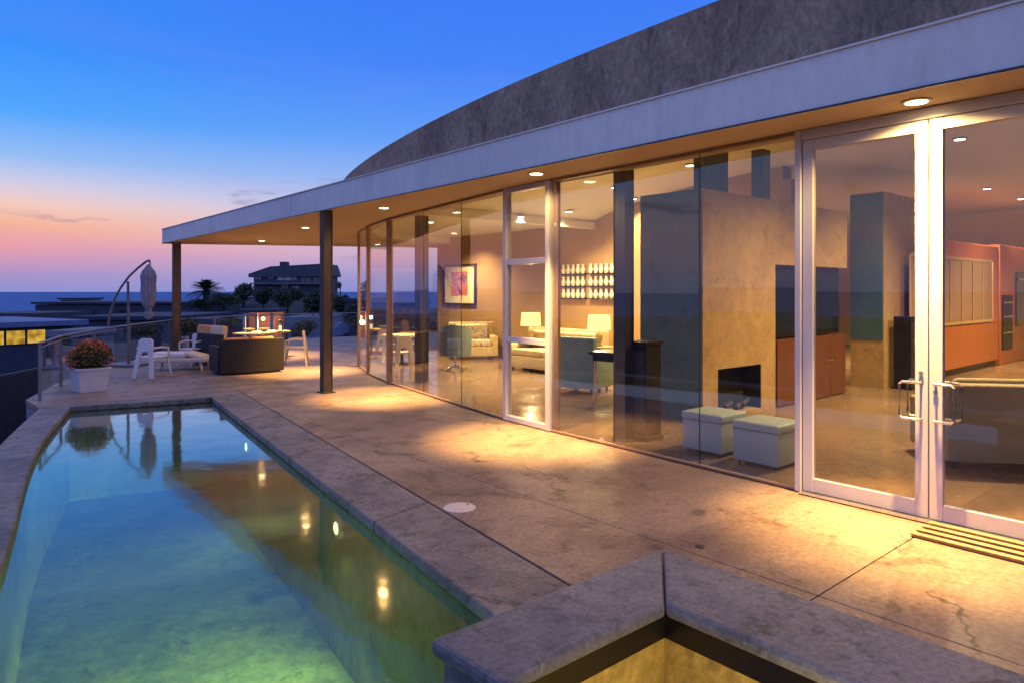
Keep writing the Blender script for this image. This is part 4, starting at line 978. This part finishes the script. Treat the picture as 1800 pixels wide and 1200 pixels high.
mb = MB(); mb.box((0, .06, .2), (w * .96, .72, .32), bev=.02); mb.build('base', 'wicker', ws)
for s_ in (-1, 1): mb = MB(); mb.box((s_ * (w / 2 - .06), .08, .33), (.13, .78, .56), bev=.02); mb.build('armrest', 'wicker', ws)
for k in range(2):
    mb = MB(); mb.box(((k - .5) * (w - .3) / 2, .06, .43), ((w - .3) / 2 - .02, .62, .13), bev=.04, seg=3); mb.build('seat_cushion', 'paleseat', ws, smooth=True)
    mb = MB(); mb.box(((k - .5) * (w - .3) / 2, -.2, .62), ((w - .3) / 2 - .04, .14, .34), bev=.05, seg=3, rx=-.2); mb.build('back_cushion', 'orange', ws, smooth=True)
# second wicker sofa at the left, cushions towards us
q = G(385, 641)
w2 = thing('wicker_sofa', 'dark wicker sofa with big cream and orange back cushions facing right', 'sofa', (q.x + .12, q.y + .25, 0), R(-80), 'dark wicker lounge seating')
w = 1.55
mb = MB(); mb.box((0, -.38, .40), (w, .12, .74), bev=.02); mb.build('backrest', 'wicker', w2)
mb = MB(); mb.box((0, .06, .2), (w * .96, .76, .32), bev=.02); mb.build('base', 'wicker', w2)
for s_ in (-1, 1): mb = MB(); mb.box((s_ * (w / 2 - .06), .05, .33), (.13, .80, .56), bev=.02); mb.build('armrest', 'wicker', w2)
for k in range(2):
    mb = MB(); mb.box(((k - .5) * .66, .06, .43), (.64, .66, .13), bev=.04, seg=3); mb.build('seat_cushion', 'paleseat', w2, smooth=True)
    mb = MB(); mb.box(((k - .5) * .66, -.24, .72), (.62, .16, .50), bev=.06, seg=3, rx=-.15); mb.build('back_cushion', ('orange', 'paleseat')[k], w2, smooth=True)
# outdoor table with candle lantern
q = G(462, 628)
ot = thing('outdoor_table', 'low pale topped table behind the dark wicker sofa', 'table', (q.x, q.y, 0), R(35))
mb = MB(); mb.box((0, 0, .68), (1.5, .8, .045), bev=.012); mb.build('table_top', 'paleseat', ot)
for s_ in (-1, 1):
    for u in (-1, 1): mb = MB(); mb.cyl((s_ * .65, u * .32, 0), (s_ * .65, u * .32, .66), .028); mb.build('leg', 'wicker', ot)
vq = P(492, 600, q.dot(Vector((sh, ch, 0))))
ln_ = thing('candle_lantern', 'small lit candle lantern on the outdoor table', 'lantern', (vq.x, vq.y, .703))
mb = MB(); mb.box((0, 0, .01), (.15, .15, .02)); mb.build('base', 'steel', ln_); mb = MB(); mb.box((0, 0, .27), (.15, .15, .02)); mb.box((0, 0, .30), (.08, .08, .04)); mb.build('roof', 'steel', ln_)
for a_ in (-1, 1):
    for b_2 in (-1, 1): mb = MB(); mb.box((a_ * .065, b_2 * .065, .14), (.012, .012, .24)); mb.build('post', 'steel', ln_)
mb = MB(); mb.cyl((0, 0, .02), (0, 0, .17), .045); mb.build('candle', 'candle', ln_, smooth=True)
ld = bpy.data.lights.new('flame', 'POINT'); ld.energy = 12; ld.color = (1, .65, .3); ld.shadow_soft_size = .04; o = bpy.data.objects.new('flame', ld); C.objects.link(o); o.parent = ln_; o.location = (0, 0, .36)
for (dx, dy, lb) in ((-.35, .05, 'left dark bowl on the outdoor table'), (.0, -.1, 'right dark bowl on the outdoor table')):
    mb = MB(); mb.lathe([(.05, 0), (.14, .08), (.15, .10), (.13, .09), (.04, .02)]); o = mb.build('bowl', 'greyblue', smooth=True); o.location = (q.x + dx, q.y + dy, .7035); tag(o, lb, 'bowl', 'bowls on the outdoor table')
# white moulded chairs
def white_chair(p, rz, lb, mat='whiteplastic', s_=1.0, cat='chair', group='white chairs on the terrace'):
    t = thing('white_chair', lb, cat, (p[0], p[1], 0), rz, group)
    # back panel with arched cut-out, leaning
    mb = MB(); W0, W1, Hh = .25, .17, .80
    def row(z, inn):
        u = z / Hh; half = W0 + (W1 - W0) * u; y = -.26 + .10 * (1 - u) * -1 + .0; return half, y
    th = .035
    outl = [(-.26, 0), (-.17, .80), (-.12, .84), (.12, .84), (.17, .80), (.26, 0), (.16, 0), (.10, .48), (.06, .56), (-.06, .56), (-.10, .48), (-.16, 0)]
    def yy(z): return -.33 + .12 * z
    fr = [mb.bm.verts.new((x, yy(z), z)) for x, z in outl]; bk = [mb.bm.verts.new((x, yy(z) + th, z)) for x, z in outl]
    nq = len(outl)
    for a4 in ((0, 1, 10, 11), (1, 2, 9, 10), (2, 3, 8, 9), (3, 4, 7, 8), (4, 5, 6, 7)):
        mb.bm.faces.new([fr[i] for i in a4]); mb.bm.faces.new([bk[i] for i in reversed(a4)])
    for i in range(nq): mb.bm.faces.new((fr[i], fr[(i + 1) % nq], bk[(i + 1) % nq], bk[i]))
    mb.build('backrest', mat, t, bevel=.008)
    mb = MB(); mb.box((0, -.02, .44), (.46, .48, .04), bev=.018, seg=3); mb.build('seat', mat, t, smooth=True)
    for u in (-1, 1):
        mb = MB(); mb.tube([(u * .2, .18, .42), (u * .225, .22, .2), (u * .24, .26, 0)], [.03, .025, .02]); mb.build('leg', mat, t, smooth=True)
        mb = MB(); mb.tube([(u * .2, -.24, .64), (u * .25, -.05, .65), (u * .25, .16, .62), (u * .22, .19, .43)], .022); mb.build('armrest', mat, t, smooth=True)
    t.scale = (s_, s_, s_); return t
q = G(275, 664); q2 = G(525, 643)
c1 = white_chair((q.x, q.y + .25), R(-40.5 - 12), 'white moulded chair with arched back cut-out left of the dark wicker sofa', s_=.98)
white_chair((q2.x, q2.y + .25), R(60), 'cream white chair right of the dark wicker sofa', 'whitewicker', s_=1.0)
q3 = G(318, 650)
white_chair((q3.x + .5, q3.y + 1.0), R(120), 'white chair standing behind the low white lounger', s_=.9)
# lounger
lg = thing('lounger', 'low white wicker lounger between the white chair and dark sofa', 'lounger', (q3.x, q3.y + .15, 0), R(-40.5 + 8))
mb = MB(); mb.box((.05, 0, .24), (1.25, .62, .10), bev=.03, seg=3); mb.build('frame', 'whitewicker', lg, smooth=True)
mb = MB(); mb.box((-.18, 0, .35), (.80, .58, .12), bev=.045, seg=3); mb.build('seat_cushion', 'whiteplastic', lg, smooth=True)
mb = MB(); mb.box((.40, 0, .33), (.46, .56, .10), bev=.045, seg=3, ry=.25); mb.build('head_cushion', 'whitewicker', lg, smooth=True)
for u in (-1, 1):
    for v_ in (-1, 1): mb = MB(); mb.tube([(u * .5 + .05, v_ * .26, .2), (u * .54 + .05, v_ * .28, 0)], [.035, .022]); mb.build('leg', 'whitewicker', lg)
# white chairs inside / behind far glass
q4 = G(655, 655)
white_chair((8.3, 13.6), R(-20), 'white chair just inside the glass at the far end of the room', 'whitewicker', s_=.95)
it = thing('dining_table', 'pale round table just inside the glass near the brown mullions', 'table', (8.9, 14.6, .011))
mb = MB(); mb.lathe([(.5, .70), (.5, .74), (.02, .74)], n=32); mb.build('table_top', 'mat', it); mb = MB(); mb.lathe([(.25, 0), (.22, .03), (.04, .06), (.04, .70)]); mb.build('pedestal', 'steel', it)

# ================================================================== NEIGHBOURHOOD
def simple_house(name, label, pl, pr, ytop, dist, depth=8, wallmat='housewall', roofmat='houseroof', windows=(), roof='flat', rise=1.2, over=.4, base=-16, skew=0.0, winmat='darkwin', group=None):
    a_ = P(pl, ytop, dist); b_2 = P(pr, ytop, dist * (1 + skew)); zt = a_.z
    dv = Vector((b_2.x - a_.x, b_2.y - a_.y, 0)); w = dv.length; dv.normalize(); pr_ = Vector((-dv.y, dv.x, 0))
    if pr_.dot(Vector((sh, ch, 0))) < 0: pr_ = -pr_
    cx_ = (a_.x + b_2.x) / 2; cy_ = (a_.y + b_2.y) / 2
    gz = min(terrain_h(cx_, cy_), zt - 2.6) - 1.0
    t = thing(name, label, 'house', (cx_, cy_, gz), math.atan2(dv.y, dv.x), group)
    flip = 1 if Vector((-dv.y, dv.x, 0)).dot(pr_) > 0 else -1
    h = zt - gz
    mb = MB(); mb.box((0, flip * depth / 2, h / 2 - .15), (w, depth, h - .3)); mb.build('wall', wallmat, t)
    if roof == 'flat':
        mb = MB(); mb.box((0, flip * depth / 2, h - .12), (w + 2 * over, depth + 2 * over, .24), bev=.02); mb.build('roof', roofmat, t)
    elif roof in ('gable', 'hip'):
        mb = MB(); o_ = over; y0, y1 = sorted((flip * -o_, flip * (depth + o_))); ym = (y0 + y1) / 2; ins = (w * .25 if roof == 'hip' else 0)
        v = [mb.bm.verts.new(q_) for q_ in ((-w / 2 - o_, y0, h - rise - .1), (w / 2 + o_, y0, h - rise - .1), (w / 2 + o_, y1, h - rise - .1), (-w / 2 - o_, y1, h - rise - .1), (-w / 2 - o_ + ins, ym, h), (w / 2 + o_ - ins, ym, h))]
        for f_ in ((0, 1, 5, 4), (2, 3, 4, 5), (1, 2, 5), (3, 0, 4), (0, 3, 2, 1)): mb.bm.faces.new([v[i] for i in f_])
        mb.build('roof', roofmat, t)
        t.children[0].scale = (1, 1, (h - rise - .1) / (h - .3)) ; 
    for wd_ in windows:
        u0, u1, zz0, zz1 = wd_[:4]; mt = wd_[4] if len(wd_) > 4 else winmat
        mb = MB(); mb.box(((u0 + u1) / 2 * w - w / 2, -flip * .03, h - (zz0 + zz1) / 2), ((u1 - u0) * w, .05, zz1 - zz0)); fr = mb.build('window', 'steel', t)
        mb = MB(); mb.box(((u0 + u1) / 2 * w - w / 2, -flip * .058, h - (zz0 + zz1) / 2), ((u1 - u0) * w * .93, .02, (zz1 - zz0) * .88)); mb.build('pane', mt, fr)
    return t
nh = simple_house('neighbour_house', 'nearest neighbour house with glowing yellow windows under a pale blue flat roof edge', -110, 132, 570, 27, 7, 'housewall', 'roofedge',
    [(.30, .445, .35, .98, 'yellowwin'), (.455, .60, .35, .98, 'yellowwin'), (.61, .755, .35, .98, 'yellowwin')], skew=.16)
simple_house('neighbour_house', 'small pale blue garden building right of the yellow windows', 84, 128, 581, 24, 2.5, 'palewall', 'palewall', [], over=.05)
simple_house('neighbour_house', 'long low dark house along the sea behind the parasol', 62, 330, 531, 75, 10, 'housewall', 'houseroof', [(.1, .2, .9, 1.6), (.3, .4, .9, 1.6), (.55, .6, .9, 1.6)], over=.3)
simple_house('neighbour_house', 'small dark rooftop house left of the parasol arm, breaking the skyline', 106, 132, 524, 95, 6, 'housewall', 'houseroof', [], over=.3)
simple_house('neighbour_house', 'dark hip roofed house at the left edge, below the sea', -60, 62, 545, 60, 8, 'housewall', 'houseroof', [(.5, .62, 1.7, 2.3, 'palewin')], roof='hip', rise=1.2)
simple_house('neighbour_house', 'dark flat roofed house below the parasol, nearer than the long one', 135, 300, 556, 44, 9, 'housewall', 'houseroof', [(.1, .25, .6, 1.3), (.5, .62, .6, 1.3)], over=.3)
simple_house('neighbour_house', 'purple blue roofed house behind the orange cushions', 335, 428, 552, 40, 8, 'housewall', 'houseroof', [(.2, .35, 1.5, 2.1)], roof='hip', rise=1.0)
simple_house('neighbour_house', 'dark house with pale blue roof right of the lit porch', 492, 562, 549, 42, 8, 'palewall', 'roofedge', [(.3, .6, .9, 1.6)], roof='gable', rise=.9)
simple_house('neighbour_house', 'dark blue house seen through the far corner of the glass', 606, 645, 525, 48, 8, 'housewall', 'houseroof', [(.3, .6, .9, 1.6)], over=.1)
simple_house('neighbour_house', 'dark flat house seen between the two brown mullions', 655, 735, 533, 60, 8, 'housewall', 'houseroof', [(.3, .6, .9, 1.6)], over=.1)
# lit porch
a_ = P(425, 545, 34)
lp = thing('porch', 'small lit timber porch with pale posts and one glowing lamp', 'porch', (a_.x, a_.y, a_.z - 3.2), -HEAD)
mb = MB(); mb.box((.78, 1.3, 1.5), (1.8, .15, 3.2)); mb.build('wall', 'porchwall', lp); mb = MB(); mb.box((.78, .6, 3.15), (2.0, 1.6, .14)); mb.build('roof', 'houseroof', lp)
for x in (.15, .75, 1.5): mb = MB(); mb.box((x, -.05, 1.5), (.12, .12, 3.1)); mb.build('post', 'porchtrim', lp)
mb = MB(); mb.box((.45, -.05, 2.95), (.5, .1, .12)); mb.build('beam', 'porchtrim', lp)
mb = MB(); bmesh.ops.create_icosphere(mb.bm, subdivisions=2, radius=.11); lo2 = mb.build('lamp', 'porchlight', lp, smooth=True); lo2.location = (.95, .3, 2.75)
ld = bpy.data.lights.new('porch_bulb', 'POINT'); ld.energy = 90; ld.color = (1, .6, .35); ld.shadow_soft_size = .12; o = bpy.data.objects.new('porch_bulb', ld); C.objects.link(o); o.parent = lp; o.location = (.95, .1, 2.5)
# hilltop mansion
D = 105
def MP(px, py, d=D): return P(px, py, d)
m0 = MP(442, 520); mn = thing('hilltop_mansion', 'large dark mansion with pitched roof and chimneys on the hill', 'house', (m0.x, m0.y, m0.z - 3), -HEAD)
S = D / FPX
def U(px): return (px - 442) * S
def V(py): return (520 - py) * S + 3
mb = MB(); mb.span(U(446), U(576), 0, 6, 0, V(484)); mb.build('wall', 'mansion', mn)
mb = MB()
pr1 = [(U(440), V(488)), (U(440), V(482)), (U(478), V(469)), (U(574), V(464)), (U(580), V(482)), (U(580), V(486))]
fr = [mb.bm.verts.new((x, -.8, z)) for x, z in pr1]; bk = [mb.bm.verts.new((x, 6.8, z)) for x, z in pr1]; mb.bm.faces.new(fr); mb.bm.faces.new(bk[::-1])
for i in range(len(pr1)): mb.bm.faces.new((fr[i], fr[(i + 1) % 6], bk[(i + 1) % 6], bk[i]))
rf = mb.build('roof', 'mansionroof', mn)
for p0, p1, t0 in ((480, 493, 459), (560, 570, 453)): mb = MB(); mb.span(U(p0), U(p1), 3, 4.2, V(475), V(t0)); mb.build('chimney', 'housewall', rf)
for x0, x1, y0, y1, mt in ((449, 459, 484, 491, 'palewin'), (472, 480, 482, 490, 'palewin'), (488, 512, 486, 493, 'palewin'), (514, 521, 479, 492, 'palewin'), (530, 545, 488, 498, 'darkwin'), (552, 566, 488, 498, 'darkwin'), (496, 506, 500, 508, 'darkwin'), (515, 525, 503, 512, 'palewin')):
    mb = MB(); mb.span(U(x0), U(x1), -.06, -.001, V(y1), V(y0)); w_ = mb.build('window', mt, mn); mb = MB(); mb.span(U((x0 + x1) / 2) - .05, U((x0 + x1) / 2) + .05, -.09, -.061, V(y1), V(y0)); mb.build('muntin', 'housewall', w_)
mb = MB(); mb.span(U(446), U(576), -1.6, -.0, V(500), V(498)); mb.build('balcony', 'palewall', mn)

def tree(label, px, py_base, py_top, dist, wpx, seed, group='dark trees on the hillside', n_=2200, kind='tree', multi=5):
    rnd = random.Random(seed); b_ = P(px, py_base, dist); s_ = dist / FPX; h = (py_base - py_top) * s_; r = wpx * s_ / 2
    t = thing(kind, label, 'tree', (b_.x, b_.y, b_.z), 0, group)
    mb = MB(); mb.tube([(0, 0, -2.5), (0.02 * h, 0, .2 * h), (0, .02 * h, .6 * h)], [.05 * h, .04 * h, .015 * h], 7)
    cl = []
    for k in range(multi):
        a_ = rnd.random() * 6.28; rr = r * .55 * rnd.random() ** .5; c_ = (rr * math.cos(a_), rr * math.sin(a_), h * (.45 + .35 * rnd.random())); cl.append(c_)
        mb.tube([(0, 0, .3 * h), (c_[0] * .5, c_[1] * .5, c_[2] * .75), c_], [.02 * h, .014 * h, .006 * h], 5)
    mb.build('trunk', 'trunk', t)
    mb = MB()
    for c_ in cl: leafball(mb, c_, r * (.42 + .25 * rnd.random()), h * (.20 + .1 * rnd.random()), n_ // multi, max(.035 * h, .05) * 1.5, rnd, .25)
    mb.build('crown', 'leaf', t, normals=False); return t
tree('rounded dark tree crown left of the mansion, the tallest beside it', 427, 545, 494, 85, 44, 1)
tree('low dark tree between the palm and the mansion', 392, 548, 512, 80, 60, 2)
tree('dark tree in front of the left end of the mansion', 462, 548, 503, 80, 50, 4)
tree('dark tree in front of the middle of the mansion', 505, 552, 508, 75, 70, 5)
tree('tall dark tree left of the middle brown column', 563, 575, 505, 45, 60, 6, n_=2600)
tree('dark tree right of the middle brown column', 602, 570, 512, 50, 36, 8)
tree('low dark tree below the palm', 352, 550, 522, 70, 70, 9)
tree('dark shrubby tree behind the orange cushions, left of the porch', 405, 590, 558, 36, 50, 10)
tree('small spiky tree on the skyline right of the middle column', 598, 520, 494, 110, 12, 11, n_=300, multi=3)
tree('dark tree at the far corner of the terrace glass', 630, 600, 530, 32, 50, 12, n_=2600)
tree('dark low tree behind the white chair at the terrace edge', 250, 600, 566, 30, 70, 13, n_=2200)
tree('dark low tree left of the red flowers', 108, 640, 590, 22, 40, 14, n_=1800)
tree('dark tree behind the outdoor lantern', 530, 600, 562, 36, 60, 15, n_=2200)
tree('dark tree seen through the glass right of the thick brown mullion', 710, 580, 532, 50, 60, 16)
# palm
pb_ = P(362, 548, 70); s_ = 70 / FPX; ph = 58 * s_
pm = thing('palm_tree', 'broad palm tree silhouetted against the pink sky right of the far column', 'palm tree', (pb_.x, pb_.y, pb_.z))
mb = MB(); mb.tube([(0, 0, -2), (.05, 0, ph * .35), (0, 0, ph * .62)], [.36, .30, .42], 10); mb.build('trunk', 'trunk', pm)
mb = MB(); rnd = random.Random(5)
for k in range(84):
    a_ = rnd.random() * 6.283; el = R(rnd.uniform(-18, 80)); ln = 2.3 * rnd.uniform(.8, 1.08); dr = Vector((math.cos(a_), math.sin(a_), 0)); pts = []
    for i in range(9):
        u = i / 8; pts.append(Vector((0, 0, ph * .62)) + dr * ln * u * math.cos(el) + Vector((0, 0, ln * u * math.sin(el) - .55 * u * u * ln * .8)))
    for i in range(1, 9):
        for q_ in range(3):
            u = (i - 1 + q_ / 3) / 8; p = pts[i - 1].lerp(pts[i], q_ / 3); tg = (pts[i] - pts[i - 1]).normalized(); sd = tg.cross(Vector((0, 0, 1))).normalized()
            L_ = .34 * math.sin(math.pi * min(1, u * .9 + .12)) + .06
            for sg in (-1, 1):
                e_ = p + (sd * sg * .8 + tg * .6 + Vector((0, 0, -.25))) * L_; mb.quad(p, p + tg * .05, e_ + tg * .01, e_)
mb.build('crown', 'palmleaf', pm, normals=False)
# dense bushes covering the slope below the terrace
def bush_py(x, y, z): return HY - (z - EYE) * FPX / math.hypot(x, y)
mb = MB(); rnd = random.Random(21)
for k in range(520):
    az_ = rnd.uniform(-150, 28); r_ = 17 + 150 * rnd.random() ** 1.6
    x = 3 + r_ * math.sin(R(az_)); y = 8 + r_ * math.cos(R(az_))
    sz = .5 + .02 * r_ * rnd.uniform(.6, 1.4)
    if bush_py(x, y, terrain_h(x, y) + sz * 1.2) < 548: continue
    leafball(mb, (x, y, terrain_h(x, y) + sz * .3), sz * 1.5, sz * .8, 70, sz * .22, rnd, .5, zmin=-.1)
for k in range(260):
    az_ = rnd.uniform(12, 50); r_ = rnd.uniform(24, 100)
    x = 3 + r_ * math.sin(R(az_)); y = 8 + r_ * math.cos(R(az_))
    if y < 27: continue
    sz = .6 + .016 * r_ * rnd.uniform(.6, 1.4)
    if bush_py(x, y, terrain_h(x, y) + sz * 1.3) < 552: continue
    leafball(mb, (x, y, terrain_h(x, y) + sz * .3), sz * 1.5, sz * .9, 90, sz * .22, rnd, .5, zmin=-.1)
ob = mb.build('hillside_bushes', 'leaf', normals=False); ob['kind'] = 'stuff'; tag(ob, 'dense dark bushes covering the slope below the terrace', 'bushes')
# dark slatted fence below the terrace at the left
fa, fb = P(-90, 670, 13.5), P(92, 655, 17.5)
dv = Vector((fb.x - fa.x, fb.y - fa.y, 0)); ln = dv.length; dv.normalize()
fc = thing('slatted_fence', 'dark vertical slat fence below the pool edge at the left', 'fence', (fa.x, fa.y, -4), math.atan2(dv.y, dv.x))
zt = 4 + EYE - (655 - HY) / FPX * 15.5
mb = MB(); mb.box((ln / 2, 0, zt - .05), (ln, .06, .06)); mb.box((ln / 2, 0, .5), (ln, .05, .06)); mb.build('fence_rail', 'darkrail', fc)
k = 0; x = .05
mb = MB()
while x < ln: mb.box((x, .03, zt / 2), (.07, .02, zt - .14)); x += .12
mb.build('slats', 'darkrail', fc)
print('objects', len(bpy.data.objects))
